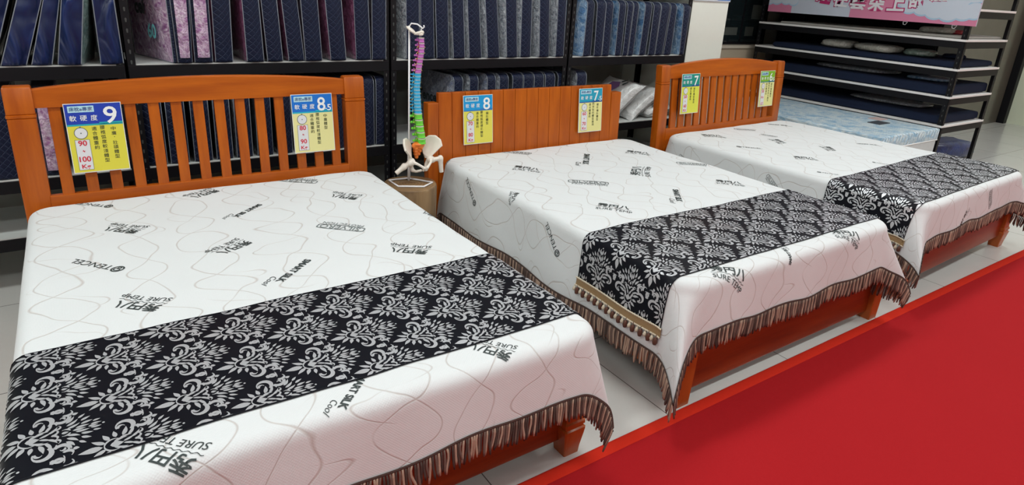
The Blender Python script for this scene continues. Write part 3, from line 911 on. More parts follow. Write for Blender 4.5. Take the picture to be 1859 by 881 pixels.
# ---------------------------------------------------------------- firmness signs on the headboards
def emi(name, c, r=0.35): return plain(name, c, r, 0, 0.01, 0.5, 20, 0.0)
SG = dict(edge=emi('sign_white', (0.78, 0.80, 0.76)), red=emi('sign_red', (0.62, 0.02, 0.05)), ink=emi('sign_ink', (0.05, 0.07, 0.03)),
          grey=emi('sign_grey', (0.72, 0.74, 0.76)), dark=emi('sign_dark', (0.10, 0.12, 0.12)), white=emi('sign_lettering', (0.85, 0.88, 0.88)), logo=emi('sign_logo', (0.03, 0.12, 0.30)),
          cyan=emi('sign_cyan', (0.45, 0.75, 0.86)))
def sign(loc, rz, head, body, band, big, small, kg, cols, label):
    hm = emi('sign_header', head); bm_ = emi('sign_body', body); bn = emi('sign_band', band)
    mats = [SG['edge'], hm, bm_, bn, SG['white'], SG['logo'], SG['red'], SG['ink'], SG['grey'], SG['dark'], SG['cyan']]
    mb = MB()
    mb.box(-0.105, 0.105, 0.0, 0.004, 0.0, 0.30, 0, 0.001)
    def q(x0, x1, z0, z1, mi, lay): # mm
        y = -0.0006 * lay
        mb.add([((x0 - 105) / 1000, y, z0 / 1000), ((x1 - 105) / 1000, y, z0 / 1000), ((x1 - 105) / 1000, y, z1 / 1000), ((x0 - 105) / 1000, y, z1 / 1000)], [(0, 1, 2, 3)], mi)
    def tx(s, xc, zc, w, mi, lay, bold=0.02, h=None):
        g = text_geo(s, bold)
        hh = (h if h else w * g[2]) / 1000; y = -0.0006 * lay
        ky = hh / (g[2] if g[2] else 1)
        mb.add([((xc - 105) / 1000 + x * w / 1000, y, zc / 1000 + yy * ky) for x, yy in g[0]], g[1], mi)
    def disc(xc, zc, r, mi, lay, n=28):
        y = -0.0006 * lay
        mb.add([((xc - 105 + r * math.cos(2 * PI * i / n)) / 1000, y, (zc + r * math.sin(2 * PI * i / n)) / 1000) for i in range(n)], [tuple(range(n))], mi)
    q(3, 207, 208, 297, 1, 1); q(3, 207, 4, 208, 2, 1); q(3, 207, 204, 211, 3, 2); q(120, 207, 207, 217, 3, 2)
    q(14, 108, 262, 289, 10, 2)
    tx('床枕e專家', 61.8, 275.2, 86, 4, 3, 0.008, 19); tx('床枕e專家', 61, 276, 84, 5, 4, 0.01, 18)
    for i, ch in enumerate('軟硬度'): tx(ch, 28 + i * 38, 237, 25, 4, 3, 0.006)
    if small:
        tx(big, 152, 247, 42, 4, 3, 0.012, 70); disc(176, 222, 3.2, 4, 3); tx('5', 192, 228, 20, 4, 3, 0.012, 32)
    else:
        tx(big, 165, 246, 50, 4, 3, 0.012, 74)
    disc(48, 173, 25, 9, 2); disc(48, 173, 22.5, 8, 3); disc(48, 173, 2.6, 9, 4); q(45, 51, 196, 201, 9, 2)
    q(21, 75, 13, 145, 9, 2); q(22.3, 73.7, 14.3, 143.7, 8, 3)
    nk = len(kg)
    for i, s in enumerate(kg):
        zc = 130 - i * (104 / (nk - 1))
        if s == '~': tx('~', 48, zc, 8, 6, 4, 0.0, 10)
        else: tx(s, 48, zc, {1: 14, 2: 32, 3: 42}.get(len(s), 42), 6, 4, 0.02, 24)
    for c, (s, x, z) in enumerate(cols):
        n = len(s); p = 20.5
        for i, ch in enumerate(s):
            if ch == '.': disc(x, z - i * p + 4, 1.8, 7, 2); continue
            tx(ch, x, z - i * p, 18, 7, 2, 0.006, 17)
    o = mb.build('firmness_sign', mats, None, False, loc, (-0.094, 0, rz))
    return tag(o, label, 'sign', 'bed firmness signs on the headboards')
C1 = ('適合體重約', 98, 190)
sign((0.0385, 3.204, 0.694), 0, (0.015, 0.05, 0.42), (0.72, 0.66, 0.06), (0.02, 0.40, 0.45), '9', None, ['90', '~', '100', 'Kg'],
     [C1, ('腰椎弧度較淺體型', 128, 193), ('中廣.壯碩體型', 168, 186)], 'blue and yellow sign reading 9 on the nearest headboard')
sign((0.980, 3.204, 0.690), 0, (0.01, 0.17, 0.62), (0.80, 0.76, 0.34), (0.02, 0.45, 0.60), '8', '5', ['80', '~', '90', 'Kg'],
     [C1, ('腰椎弧度較淺體型', 128, 193), ('中廣體型', 168, 186)], 'blue and pale yellow sign reading 8.5 on the nearest headboard')
sign((2.010, 3.258, 0.628), 0, (0.01, 0.32, 0.68), (0.76, 0.70, 0.10), (0.03, 0.20, 0.55), '8', None, ['70', '~', '80', 'Kg'],
     [C1, ('腰椎弧度標準體型', 128, 193), ('偏壯體型', 168, 186)], 'sky-blue and yellow sign reading 8 on the plank headboard')
sign((2.918, 3.258, 0.632), 0, (0.02, 0.34, 0.50), (0.78, 0.74, 0.30), (0.02, 0.12, 0.38), '7', '5', ['60', '~', '70', 'Kg'],
     [C1, ('西洋梨的體型適用', 128, 193), ('標準偏壯體型', 168, 186)], 'blue-green and pale yellow sign reading 7.5 on the plank headboard')
sign((3.868, 3.206, 0.712), math.radians(2), (0.01, 0.28, 0.22), (0.72, 0.74, 0.08), (0.02, 0.12, 0.35), '7', None, ['50', '~', '60', 'Kg'],
     [('適合體重約', 108, 190), ('標準體型適用', 148, 186)], 'teal and yellow sign reading 7 on the farthest headboard')
sign((4.878, 3.238, 0.705), math.radians(2), (0.20, 0.46, 0.02), (0.76, 0.76, 0.32), (0.02, 0.20, 0.30), '6', '5', ['50', 'Kg', '以下'],
     [('適合體重約', 98, 190), ('腰椎弧度較大體型', 132, 193), ('標準偏瘦體型', 168, 186)], 'green and yellow sign reading 6.5 on the farthest headboard')

# ---------------------------------------------------------------- racks
def slotted_post(mb, x, y, z1, w=0.038, d=0.038, fx=1, fy=1, mi=0, ms=1, th=0.003):
    """slotted angle iron; fx, fy say which way its two flanges run from the corner (x, y)"""
    mb.box(min(x, x + fx * w), max(x, x + fx * w), min(y, y + fy * th), max(y, y + fy * th), 0, z1, mi)
    mb.box(min(x, x + fx * th), max(x, x + fx * th), min(y, y + fy * d), max(y, y + fy * d), 0, z1, mi)
    z = 0.05
    while z < z1 - 0.05:
        xc = x + fx * w * 0.55; yf = y - fy * 0.0006
        k = 0.0045
        mb.add([(xc - k * 0.6, yf, z), (xc + k * 0.6, yf, z), (xc + k, yf, z + 0.016), (xc, yf, z + 0.021), (xc - k, yf, z + 0.016)], [(0, 1, 2, 3, 4)], ms)
        yc = y + fy * d * 0.55; xf = x - fx * 0.0006
        mb.add([(xf, yc - k * 0.6, z), (xf, yc + k * 0.6, z), (xf, yc + k, z + 0.016), (xf, yc, z + 0.021), (xf, yc - k, z + 0.016)], [(0, 1, 2, 3, 4)], ms)
        z += 0.05
RY0, RY1 = 3.64, 4.16
BAYS = [(-1.18, 0.205), (0.212, 1.588), (1.595, 2.975), (2.982, 4.235)]
LEVELS = [0.285, 0.572, 1.10, 1.66]  # the top level is out of view, included to help darken the packs
for bi, (x0, x1) in enumerate(BAYS):
    t = empty('storage_rack', ((x0 + x1) / 2, (RY0 + RY1) / 2, 0),
              label=['black steel rack bay at the far left holding glossy blue packs', 'black steel rack bay behind the arched slatted headboard',
                     'black steel rack bay behind the spine model and plank headboard', 'black steel rack bay beside the white pier, pillows on its lower shelf'][bi], cat='storage rack', group=None)
    cx_, cy_ = (x0 + x1) / 2, (RY0 + RY1) / 2
    for (px, fx) in ((x0, 1), (x1, -1)):
        for (py, fy) in ((RY0, 1), (RY1, -1)):
            m = MB(); slotted_post(m, px - cx_, py - cy_, 2.05, fx=fx, fy=fy); m.build('upright', [M['black_metal'], M['slot']], t)
    for z in LEVELS:
        m = MB()
        for (ya, yb) in ((RY0 - 0.002, RY0 + 0.028), (RY1 - 0.028, RY1 + 0.002)):
            m.box(x0 + 0.004 - cx_, x1 - 0.004 - cx_, ya - cy_, yb - cy_, z - 0.066, z - 0.0065, 0, 0.003)
        for xa in (x0 + 0.006, x1 - 0.034):
            m.box(xa - cx_, xa + 0.028 - cx_, RY0 + 0.03 - cy_, RY1 - 0.03 - cy_, z - 0.066, z - 0.0065)
        m.build('beam', M['black_metal'], t)
        m = MB(); m.box(x0 + 0.008 - cx_, x1 - 0.008 - cx_, RY0 + 0.004 - cy_, RY1 - 0.004 - cy_, z - 0.006, z, 0, 0.001)
        m.build('shelf_board', M['board'], t)

def bag(b0, b1, t0, t1, zb, h, y0, D, kind, label, group, yaw=0.0, gus='navy', text=None, bulge=0.016, window=False, seed=0, hasp=True):
    """zipped bedding pack standing on its end: navy gusset, clear vinyl sides, piped seams"""
    xc = (b0 + b1) / 2
    root = empty('bedding_pack', (xc, y0, zb), yaw, label=label, cat='bedding pack', group=group)
    rnd = random.Random(seed)
    rc = 0.045
    ring = []
    rb = 0.014
    for (cy_, cz_, a0, rr_) in ((rb, rb, PI, rb), (D - rb, rb, 1.5 * PI, rb), (D - rc, h - rc, 0, rc), (rc, h - rc, 0.5 * PI, rc)):
        for i in range(5):
            an = a0 + PI / 2 * i / 4
            ring.append((cy_ + rr_ * math.cos(an), cz_ + rr_ * math.sin(an)))
    # order above: start lower-front corner going round through the back
    n = len(ring)
    def X(side, z):
        u = z / h
        bx, tx_ = (b0, t0) if side < 0 else (b1, t1)
        return bx + (tx_ - bx) * u - xc
    gm = MB(); rows = []
    for k in range(7):
        f = k / 6
        row = []
        for (y, z) in ring + [ring[0]]:
            x = X(-1, z) * (1 - f) + X(1, z) * f
            pf = math.sin(PI * f)
            cyy, czz = D / 2, h / 2
            yy = y - (0.012 * pf if y < D / 2 else -0.008 * pf); zz = z
            yy += 0.004 * noise.noise(Vector((x * 9 + xc * 7, z * 9, seed)))
            row.append((x, yy, max(0.0005, zz)))
        rows.append(row)
    gm.grid(rows, 0)
    gm.build('gusset', M[gus], root, True)
    if window:
        wm = MB(); rr = []
        zt = h - 0.07
        for i in range(15):
            z = 0.03 + (zt - 0.03) * i / 14
            xl, xr = X(-1, z), X(1, z); w = xr - xl
            rr.append([(xl + w * (0.16 + 0.68 * j / 6), -0.016 - 0.008 * math.sin(PI * j / 6) + 0.004 * noise.noise(Vector((j * 1.3, z * 30, seed))), z) for j in range(7)])
        wm.grid(rr, 0); wm.build('front_window', M['p_pink'], root, True)
    for side in (-1, 1):
        pm = MB(); ctr = (D / 2, h / 2); rows = []
        K = 7
        for k in range(K + 1):
            s = 1 - k / K
            row = []
            for (y, z) in ring + [ring[0]]:
                yy = ctr[0] + (y - ctr[0]) * s; zz = ctr[1] + (z - ctr[1]) * s
                bx = bulge * (1 - s ** 4) * (0.75 + 0.5 * noise.noise(Vector((yy * 9, zz * 9, seed + side))))
                row.append((X(side, zz) + side * bx, yy, zz))
            rows.append(row)
        pm.grid(rows, 0)
        pm.add(rows[-1][:1] + [], [], 0)
        if text and side < 0:
            for (s, yc, zc, w, mi, bold) in text:
                g = text_geo(s, bold)
                pm.add([(X(-1, zc + yy * w) - bulge * 1.4 - 0.002, yc - x * w, zc + yy * w) for x, yy in g[0]], g[1], mi)
        pm.build('clear_panel', [M[kind], M['print'], emi_cyan, emi_green, emi_label], root, True)
        pp = MB()
        m2 = ring + [ring[0], ring[1]]
        pp.tube([(X(side, z), y, max(z, 0.003)) for (y, z) in m2], 0.0023, 5, cap=False)
        pp.build('piping', M['piping'], root, True)
    return root
emi_cyan = plain('cyan_print', (0.25, 0.80, 0.85), 0.4); emi_green = plain('green_print', (0.02, 0.35, 0.15), 0.4); emi_label = plain('label_white', (0.7, 0.7, 0.7), 0.5)

UP = [
('A','n',-0.377,-0.301,-0.203,-0.143),
('A','n',-0.274,-0.183,-0.113,-0.029),
('A','n',-0.163,-0.087,-0.028,0.021),
('A','n',-0.065,0.027,0.022,0.101),
('A','n',0.106,0.199,0.112,0.194),
('B','P',0.417,0.433,0.413,0.431),
('B','W',0.437,0.501,0.429,0.522),
('B','W',0.515,0.599,0.523,0.607),
('B','p',0.614,0.698,0.623,0.711),
('B','p',0.769,0.855,0.765,0.846),
('B','n',0.876,0.956,0.857,0.937),
('B','p',0.991,1.075,0.960,1.041),
('B','n',1.081,1.173,1.064,1.155),
('B','p',1.227,1.316,1.198,1.291),
('B','p',1.380,1.469,1.370,1.455),
('B','n',1.476,1.561,1.480,1.566),
('C','g',1.699,1.789,1.694,1.781),
('C','n',1.800,1.893,1.792,1.876),
('C','n',1.908,1.995,1.886,1.970),
('C','g',2.031,2.114,1.996,2.084),
('C','g',2.151,2.244,2.115,2.200),
('C','g',2.287,2.379,2.241,2.329),
('C','g',2.443,2.529,2.405,2.489),
('C','g',2.558,2.643,2.542,2.624),
('C','g',2.714,2.797,2.682,2.762),
('C','g',2.862,2.933,2.847,2.921),
('D','b',3.110,3.207,3.115,3.197),
('D','n',3.223,3.295,3.207,3.294),
('D','n',3.306,3.373,3.299,3.370),
('D','b',3.441,3.502,3.436,3.504),
('D','n',3.515,3.562,3.515,3.573),
('D','n',3.574,3.627,3.585,3.637),
('D','b',3.700,3.767,3.713,3.785),
('D','n',3.792,3.861,3.796,3.876),
('D','n',3.873,3.956,3.888,3.982),
('D','n',3.975,4.059,4.001,4.063),
('D','b',4.157,4.204,4.133,4.219),
]
KM = {'n': ('p_dark', 'navy'), 'P': ('p_pink', 'navy'), 'W': ('p_purple', 'navy'), 'p': ('p_purple', 'navy'), 'g': ('p_grey', 'navy'), 'b': ('p_blue', 'navy')}
GR = {'A': 'glossy blue packs at the far left of the upper shelf', 'B': 'navy packs on the upper shelf behind the slatted headboard',
      'C': 'navy packs on the upper shelf behind the spine model', 'D': 'navy packs on the upper shelf beside the white pier'}
cnt = {}
ORD = ['first', 'second', 'third', 'fourth', 'fifth', 'sixth', 'seventh', 'eighth', 'ninth', 'tenth', 'eleventh', 'twelfth', 'thirteenth', 'fourteenth', 'fifteenth', 'sixteenth']
where = {'A': 'far left upper shelf bay', 'B': 'upper row above the slatted headboard', 'C': 'upper row behind the spine model', 'D': 'upper row beside the pier'}
SKIN = {'n': 'navy bedding pack', 'P': 'pink bedding pack printed 60', 'W': 'pink-windowed bedding pack', 'p': 'purple-sided navy pack', 'g': 'grey-sided navy pack', 'b': 'blue-sided navy pack'}
for i, (bay, k, b0, b1, t0, t1) in enumerate(UP):
    c = cnt[bay] = cnt.get(bay, 0) + 1
    face, gus = KM[k]
    h = 0.50 if bay in 'AB' else (0.46 if bay == 'C' else 0.405)
    if bay == 'A': gus = 'navy_satin'; face = 'p_green' if c in (3, 4) else 'p_dark'
    kk = (h - 0.01) / 0.44
    tt0, tt1 = b0 + (t0 - b0) * kk, b1 + (t1 - b1) * kk
    y0 = RY0 - 0.006 + 0.004 * (i % 3)
    yaw = 0.0; txt = None; bul = 0.014
    skin = SKIN[k]
    if bay == 'A': skin = 'glossy blue bedding pack'
    if bay == 'A' and c == 4: yaw = math.radians(-13)
    if k == 'P':
        yaw = math.radians(17); bul = 0.02
        txt = [('cel', 0.245, 0.265, 0.11, 1, 0.04), ('60', 0.135, 0.15, 0.095, 2, 0.03)]
    if bay == 'C' and c == 1: yaw = math.radians(2)
    if bay == 'D' and c == 1: yaw = math.radians(14); bul = 0.024; skin = 'puffy light blue bedding pack'
    if k == 'g' and c in (1, 7, 8): bul = 0.024
    if bay == 'C' and c == 1: skin = 'grey floral bedding pack'
    bag(b0, b1, tt0, tt1, 1.1005, h, y0, 0.27 if (bay == 'A' and c == 4) else 0.45, face, '%s, %s in the %s' % (skin, ORD[c - 1], where[bay]), GR[bay], yaw, gus, txt, bul, k == 'W', i)
# lower shelf, behind the slatted headboard
LO1 = [(-0.43, -0.27, 'p_dark'), (-0.195, -0.098, 'p_pink'), (0.02, 0.11, 'p_dark'), (0.125, 0.21, 'p_dark'), (0.245, 0.335, 'p_dark'), (0.35, 0.44, 'p_dark'), (0.465, 0.555, 'p_dark'), (0.575, 0.66, 'p_dark'),
       (0.68, 0.765, 'p_grey'), (0.79, 0.875, 'p_dark'), (0.90, 0.985, 'p_dark'), (1.01, 1.10, 'p_dark'), (1.12, 1.205, 'p_dark'), (1.23, 1.30, 'p_dark'), (1.325, 1.405, 'p_dark'), (1.415, 1.49, 'p_dark'), (1.50, 1.572, 'p_dark')]
for i, (a, b, k) in enumerate(LO1):
    x0, x1 = a + 0.003, b
    skin = {'p_dark': 'navy bedding pack', 'p_pink': 'pink puffy bedding pack', 'p_grey': 'grey-sided navy pack'}[k]
    txt = None
    if i == 0: skin = 'black bedding pack with clear front'
    bag(x0, x1, x0 + 0.004, x1 + 0.002, 0.5725, 0.425, RY0 + 0.02, 0.45, k, '%s, %s in the lower row behind the slatted headboard' % (skin, ORD[i] if i < 16 else 'last'),
        'packs on the lower shelf behind the slatted headboard', 0.0, 'navy', txt, 0.018 if k == 'p_pink' else 0.010, k == 'p_pink', 100 + i)
LO2 = [(2.049, 2.12), (2.171, 2.236), (2.31, 2.377), (2.409, 2.482), (2.519, 2.604), (2.614, 2.696), (2.706, 2.79), (2.805, 2.891), (2.921, 2.994), (3.1, 3.193)]
for i, (a, b) in enumerate(LO2):
    k = 'p_floral' if i in (0, 2) else ('p_grey' if i in (1, 3, 9) else 'p_dark')
    yaw = math.radians(6) if i == 0 else 0.0
    txt = [('Tencel', 0.285, 0.245, 0.25, 1, 0.03), ('____', 0.27, 0.185, 0.18, 3, 0.03)] if i == 0 else None
    skin = 'floral slate pack with black lettering' if i == 0 else ('grey-sided navy pack' if k != 'p_dark' else 'navy bedding pack')
    bag(a, b, a, b, 0.5725, 0.415, RY0 + 0.02, 0.45, k, '%s, %s in the lower row behind the plank headboard' % (skin, ORD[i]),
        'packs on the lower shelf behind the plank headboard', yaw, 'navy', txt, 0.012, False, 200 + i)

# ---- pillows on the lower shelf beside the pier
def pillow(loc, rot, size, label, marks):
    w, h, t = size
    mb = MB(); n = 14
    for side in (1, -1):
        rows = []
        for i in range(n + 1):
            u = -1 + 2 * i / n; row = []
            for j in range(n + 1):
                v = -1 + 2 * j / n
                pin = 1 - 0.10 * (1 - abs(u) ** 3) * abs(v) ** 3 ; pin2 = 1 - 0.10 * (1 - abs(v) ** 3) * abs(u) ** 3
                f = max(0, (1 - u ** 4) * (1 - v ** 4)) ** 0.5
                row.append((u * w / 2 * pin2, v * h / 2 * pin, side * (t / 2 * f * (1 + 0.18 * noise.noise(Vector((u * 2, v * 2, loc[0] * 5)))) + 0.001)))
            rows.append(row if side > 0 else row[::-1])
        mb.grid(rows, 0)
    for (poly, mi) in marks:
        mb.add([(x, y, t / 2 * max(0, (1 - (2 * x / w) ** 4) * (1 - (2 * y / h) ** 4)) ** 0.5 * 1.16 + 0.004) for x, y in poly], [tuple(range(len(poly)))], mi)
    o = mb.build('pillow', [PW, M['print'], plain('mauve_print', (0.20, 0.10, 0.24), 0.5)], None, True, loc, rot, angle=1.2)
    return tag(o, label, 'pillow', 'wrapped pillows on the lower shelf')
PW = plastic_panel_mat('pillow_white', (0.72, 0.73, 0.72), (0.80, 0.81, 0.80), 8, 0.3)
blk = [(0.02, 0.05), (0.09, 0.05), (0.09, 0.08), (0.02, 0.08)]
stk = [(0.04, 0.0), (0.055, 0.0), (0.10, 0.045), (0.085, 0.045)]
pat = [(0.02, -0.02), (0.09, -0.05), (0.14, -0.02), (0.12, 0.05), (0.04, 0.06)]
e1 = [(0.14, -0.04), (0.19, -0.06), (0.20, -0.05), (0.15, -0.025)]; e2 = [(0.11, -0.07), (0.16, -0.09), (0.17, -0.08), (0.12, -0.055)]
pillow((3.645, 3.86, 0.728), (0.10, math.radians(-36), 0.06), (0.47, 0.40, 0.12), 'white wrapped pillow with mauve print leaning behind the plank headboard', [(pat, 2), (e1, 1), (e2, 1)])
pillow((3.885, 3.86, 0.700), (0.10, math.radians(-31), 0.05), (0.46, 0.40, 0.10), 'white wrapped pillow with black bar, middle of the three pillows', [(blk, 1), (stk, 1)])
pillow((4.060, 3.86, 0.634), (0.06, math.radians(-6), 0.05), (0.32, 0.38, 0.115), 'white wrapped pillow with black strokes lying flat by the pier', [([(-0.08, -0.16), (0.02, -0.13), (0.02, -0.12), (-0.08, -0.15)], 1), ([(0.06, -0.15), (0.12, -0.14), (0.12, -0.12), (0.06, -0.13)], 1), ([(0.02, 0.10), (0.13, 0.08), (0.14, 0.10), (0.02, 0.13)], 1)])

# ---------------------------------------------------------------- log stool and spine model
def log_mat():
    m, nt, b = new_mat('log_wood')
    tc = N(nt, 'ShaderNodeTexCoord'); sp = N(nt, 'ShaderNodeSeparateXYZ'); L(nt, tc.outputs['Object'], sp.inputs[0])
    r = math_n(nt, 'SQRT', math_n(nt, 'ADD', math_n(nt, 'POWER', sp.outputs[0], 2.0), math_n(nt, 'POWER', sp.outputs[1], 2.0)))
    nz = noise_n(nt, 7, 4, objvec(nt, (1, 1, 0.25)), 0.6, 0.5)
    w = math_n(nt, 'SINE', math_n(nt, 'ADD', math_n(nt, 'MULTIPLY', r, 380), math_n(nt, 'MULTIPLY', nz.outputs[0], 14)))
    f = math_n(nt, 'ADD', math_n(nt, 'MULTIPLY', w, 0.18), nz.outputs[0], True)
    L(nt, mixc(nt, f, (0.10, 0.055, 0.025), (0.36, 0.23, 0.11)), b.inputs['Base Color']); setp(b, rough=0.45)
    bump(nt, b, nz.outputs[0], 0.3, 0.01)
    return m
m = MB(); rows = []
for (z, k) in ((0, 1.0), (0.12, 0.985), (0.30, 0.99), (0.485, 1.0), (0.497, 0.985), (0.50, 0.96), (0.50, 0.0)):
    rows.append([(0.147 * k * (1 + 0.02 * math.sin(3 * a + 1) + 0.012 * math.sin(7 * a)) * math.cos(a), 0.147 * k * (1 + 0.02 * math.sin(3 * a + 1) + 0.012 * math.sin(7 * a)) * math.sin(a), z) for a in [2 * PI * i / 48 for i in range(49)]])
m.grid(rows)
tag(m.build('log_stool', log_mat(), None, True, (1.4516, 3.0567, 0), angle=0.7), 'round wooden log stool between the first two beds under the spine model', 'stool')

SPZ = 0.5005
fa = Vector((0.83, -0.56, 0))       # to the right in the picture
fc = Vector((-0.56, -0.83, 0))      # towards the viewer
up = Vector((0, 0, 1))
ANT = (fa * 0.64 + fc * 0.77).normalized()      # the way the model faces
LFT = up.cross(ANT).normalized()                # its own left
PX, PY_ = 1.4627, 3.0986
sroot = empty('spine_model', (PX, PY_, SPZ), label='coloured plastic spine and pelvis model on white stand on the log stool', cat='anatomical model')
sroot.scale = (0.9305, 0.9305, 0.9305)
m = MB()
# base: a flat bent-wire pentagon standing on the stool
hexp = [Vector((-0.085, 0.055, 0.006)) * 1.0]
base = [fa * -0.01 + fc * -0.035, fa * -0.115 + fc * 0.03, fa * -0.04 + fc * 0.135, fa * 0.105 + fc * 0.115, fa * 0.145 + fc * 0.025, fa * -0.01 + fc * -0.035]
m.tube([p + up * 0.006 for p in base], 0.0055, 8)
m.build('base_frame', M['white_p'], sroot, True)
m = MB(); m.tube([up * 0.006, up * 0.905], 0.0055, 10); m.tube([up * 0.006 + fa * -0.01 + fc * -0.035, up * 0.006], 0.0055, 8)
m.tube([up * 0.02, up * 0.21], 0.0085, 10)
m.build('pole', M['white_p'], sroot, True)
m = MB(); m.tube([up * 0.90, up * 0.918 + fa * 0.012, up * 0.915 + fa * 0.045, up * 0.900 + fa * 0.068, up * 0.893 + fa * 0.074, up * 0.903 + fa * 0.083, up * 0.912 + fa * 0.080], 0.0042, 8)
m.tube([up * 0.893 + fa * 0.068, up * 0.865 + fa * 0.062], 0.003, 6)
m.build('hook', M['white_p'], sroot, True)
# occipital plate
m = MB()
R_ = Matrix((fa, fc, up)).transposed()
m.ell(up * 0.882 + fa * 0.010, (0.034, 0.030, 0.010), 0, 14, 8, R_ @ Matrix.Rotation(0.62, 3, 'Y'))
m.ell(up * 0.868 + fa * 0.050, (0.026, 0.026, 0.009), 0, 14, 8, R_ @ Matrix.Rotation(-0.35, 3, 'Y'))
m.ell(up * 0.872 + fa * 0.073, (0.010, 0.012, 0.012), 0, 10, 6)
m.ell(up * 0.862 + fa * 0.064 + fc * 0.006, (0.017, 0.016, 0.008), 0, 10, 6); m.ell(up * 0.866 + fa * 0.046 + fc * 0.012, (0.010, 0.010, 0.010), 0, 10, 6)
m.build('skull_plate', M['bone'], sroot, True)
# spine curve: horizontal offset u from the pole (to the right), height above the stool
def spine_u(z):
    pts = [(0.215, 0.052), (0.27, 0.050), (0.33, 0.040), (0.40, 0.030), (0.47, 0.024), (0.56, 0.020), (0.64, 0.026), (0.70, 0.034), (0.76, 0.044), (0.80, 0.046), (0.84, 0.044), (0.87, 0.042)]
    for (z0, u0), (z1, u1) in zip(pts, pts[1:]):
        if z <= z1: return u0 + (u1 - u0) * max(0, (z - z0)) / (z1 - z0)
    return pts[-1][1]
def vertebra(z, hgt, wr, mat, spin, tv, droop, name='vertebra'):
    u = spine_u(z); u2 = spine_u(z + 0.01); tilt = Vector((fa * (u2 - u) + up * 0.01)).normalized()
    c = up * z + fa * (u + 0.024)
    m = MB()
    k = 12; rows = []
    for zz, s in ((-0.5, 0.97), (-0.42, 1.04), (-0.2, 0.93), (0.2, 0.93), (0.42, 1.04), (0.5, 0.97)):
        rows.append([c + tilt * (zz * hgt) + (LFT * math.cos(a) * 1.12 + ANT * math.sin(a)) * wr * s for a in [2 * PI * i / k for i in range(k + 1)]])
    m.grid(rows); m.add(rows[0][:-1], [tuple(range(k))[::-1]]); m.add(rows[-1][:-1], [tuple(range(k))])
    b = c - ANT * wr * 0.8
    # arch, spinous process, transverse processes with facet knobs
    m.tube([b + LFT * wr * 0.75, b - ANT * wr * 0.9 + LFT * wr * 0.4, b - ANT * wr * 1.15, b - ANT * wr * 0.9 - LFT * wr * 0.4, b - LFT * wr * 0.75], hgt * 0.30, 6)
    tip = b - ANT * (wr * 1.1 + spin) - up * droop
    kr = max(0.0058, hgt * 0.30); m.tube([b - ANT * wr * 1.0, (b - ANT * wr * 1.0 + tip) / 2 + up * 0.001, tip], [kr * 0.9, kr * 0.8, kr * 0.9], 6); m.ell(tip, (kr * 1.15,) * 3, 0, 8, 6)
    for s in (-1, 1):
        q = b - ANT * wr * 0.55 + LFT * s * wr * 0.8
        e = q + LFT * s * tv - ANT * 0.004 + up * 0.001
        m.tube([q, e], [hgt * 0.26, hgt * 0.24], 6); m.ell(e, (hgt * 0.30,) * 3, 0, 8, 6)
        m.ell(q - ANT * 0.004 + up * hgt * 0.42, (0.0045, 0.0045, hgt * 0.32), 0, 8, 6)
    o = m.build(name, mat, sroot, True, angle=0.9)
    return o
def disc(z, t, wr):
    u = spine_u(z); c = up * z + fa * (u + 0.024)
    m = MB(); k = 12
    rows = [[c + up * (zz * t) + (LFT * math.cos(a) * 1.12 + ANT * math.sin(a)) * wr * s for a in [2 * PI * i / k for i in range(k + 1)]] for zz, s in ((-0.6, 0.95), (0, 1.03), (0.6, 0.95))]
    m.grid(rows); m.build('disc', M['disc'], sroot, True)
z = 0.232
for i in range(5):
    vertebra(z + 0.017, 0.0285, 0.0225 - 0.0004 * i, M['b_green'], 0.014, 0.015, 0.002); disc(z + 0.0345, 0.0055, 0.0215); z += 0.0367
for i in range(12):
    vertebra(z + 0.009, 0.0150, 0.0200 - 0.0003 * i, M['b_blue'], 0.017, 0.014, 0.010); disc(z + 0.0183, 0.0030, 0.0190 - 0.0003 * i); z += 0.0193
for i in range(7):
    vertebra(z + 0.012, 0.0195, 0.0165 - 0.0003 * i, M['b_purple'], 0.011, 0.011, 0.003); disc(z + 0.0255, 0.0040, 0.0155); z += 0.0282
# nerve roots and artery
m = MB()
for i in range(17):
    zz = 0.27 + i * 0.033
    c = up * zz + fa * (spine_u(zz) + 0.024)
    for s in (-1, 1):
        w = 0.018 if zz < 0.6 else 0.013
        m.tube([c + LFT * s * w * 0.9 - ANT * w * 0.7, c + LFT * s * (w + 0.009) - ANT * w * 0.6 - up * 0.004, c + LFT * s * (w + 0.014) - ANT * w * 0.4 - up * 0.009], 0.0017, 5)
m.build('nerve_roots', M['b_nerve'], sroot, True)
m = MB()
for s in (-1, 1):
    m.tube([up * zz + fa * (spine_u(zz) + 0.024) + LFT * s * 0.0155 - ANT * 0.004 for zz in [0.66 + 0.018 * i for i in range(10)]], 0.0018, 5)
m.build('artery', M['b_red'], sroot, True)

def organic(name, mb, mat, vox=0.0032, parent=None):
    """melt overlapping pieces into one smooth body"""
    o = mb.build(name, mat, parent, True)
    r = o.modifiers.new('remesh', 'REMESH'); r.mode = 'VOXEL'; r.voxel_size = vox; r.use_smooth_shade = True
    s = o.modifiers.new('smooth', 'SMOOTH'); s.factor = 0.5; s.iterations = 3
    return o
def pel(l, a, z): return LFT * l + ANT * a + up * z     # pelvis frame: left, front, height
PC = fa * 0.070 + fc * 0.012
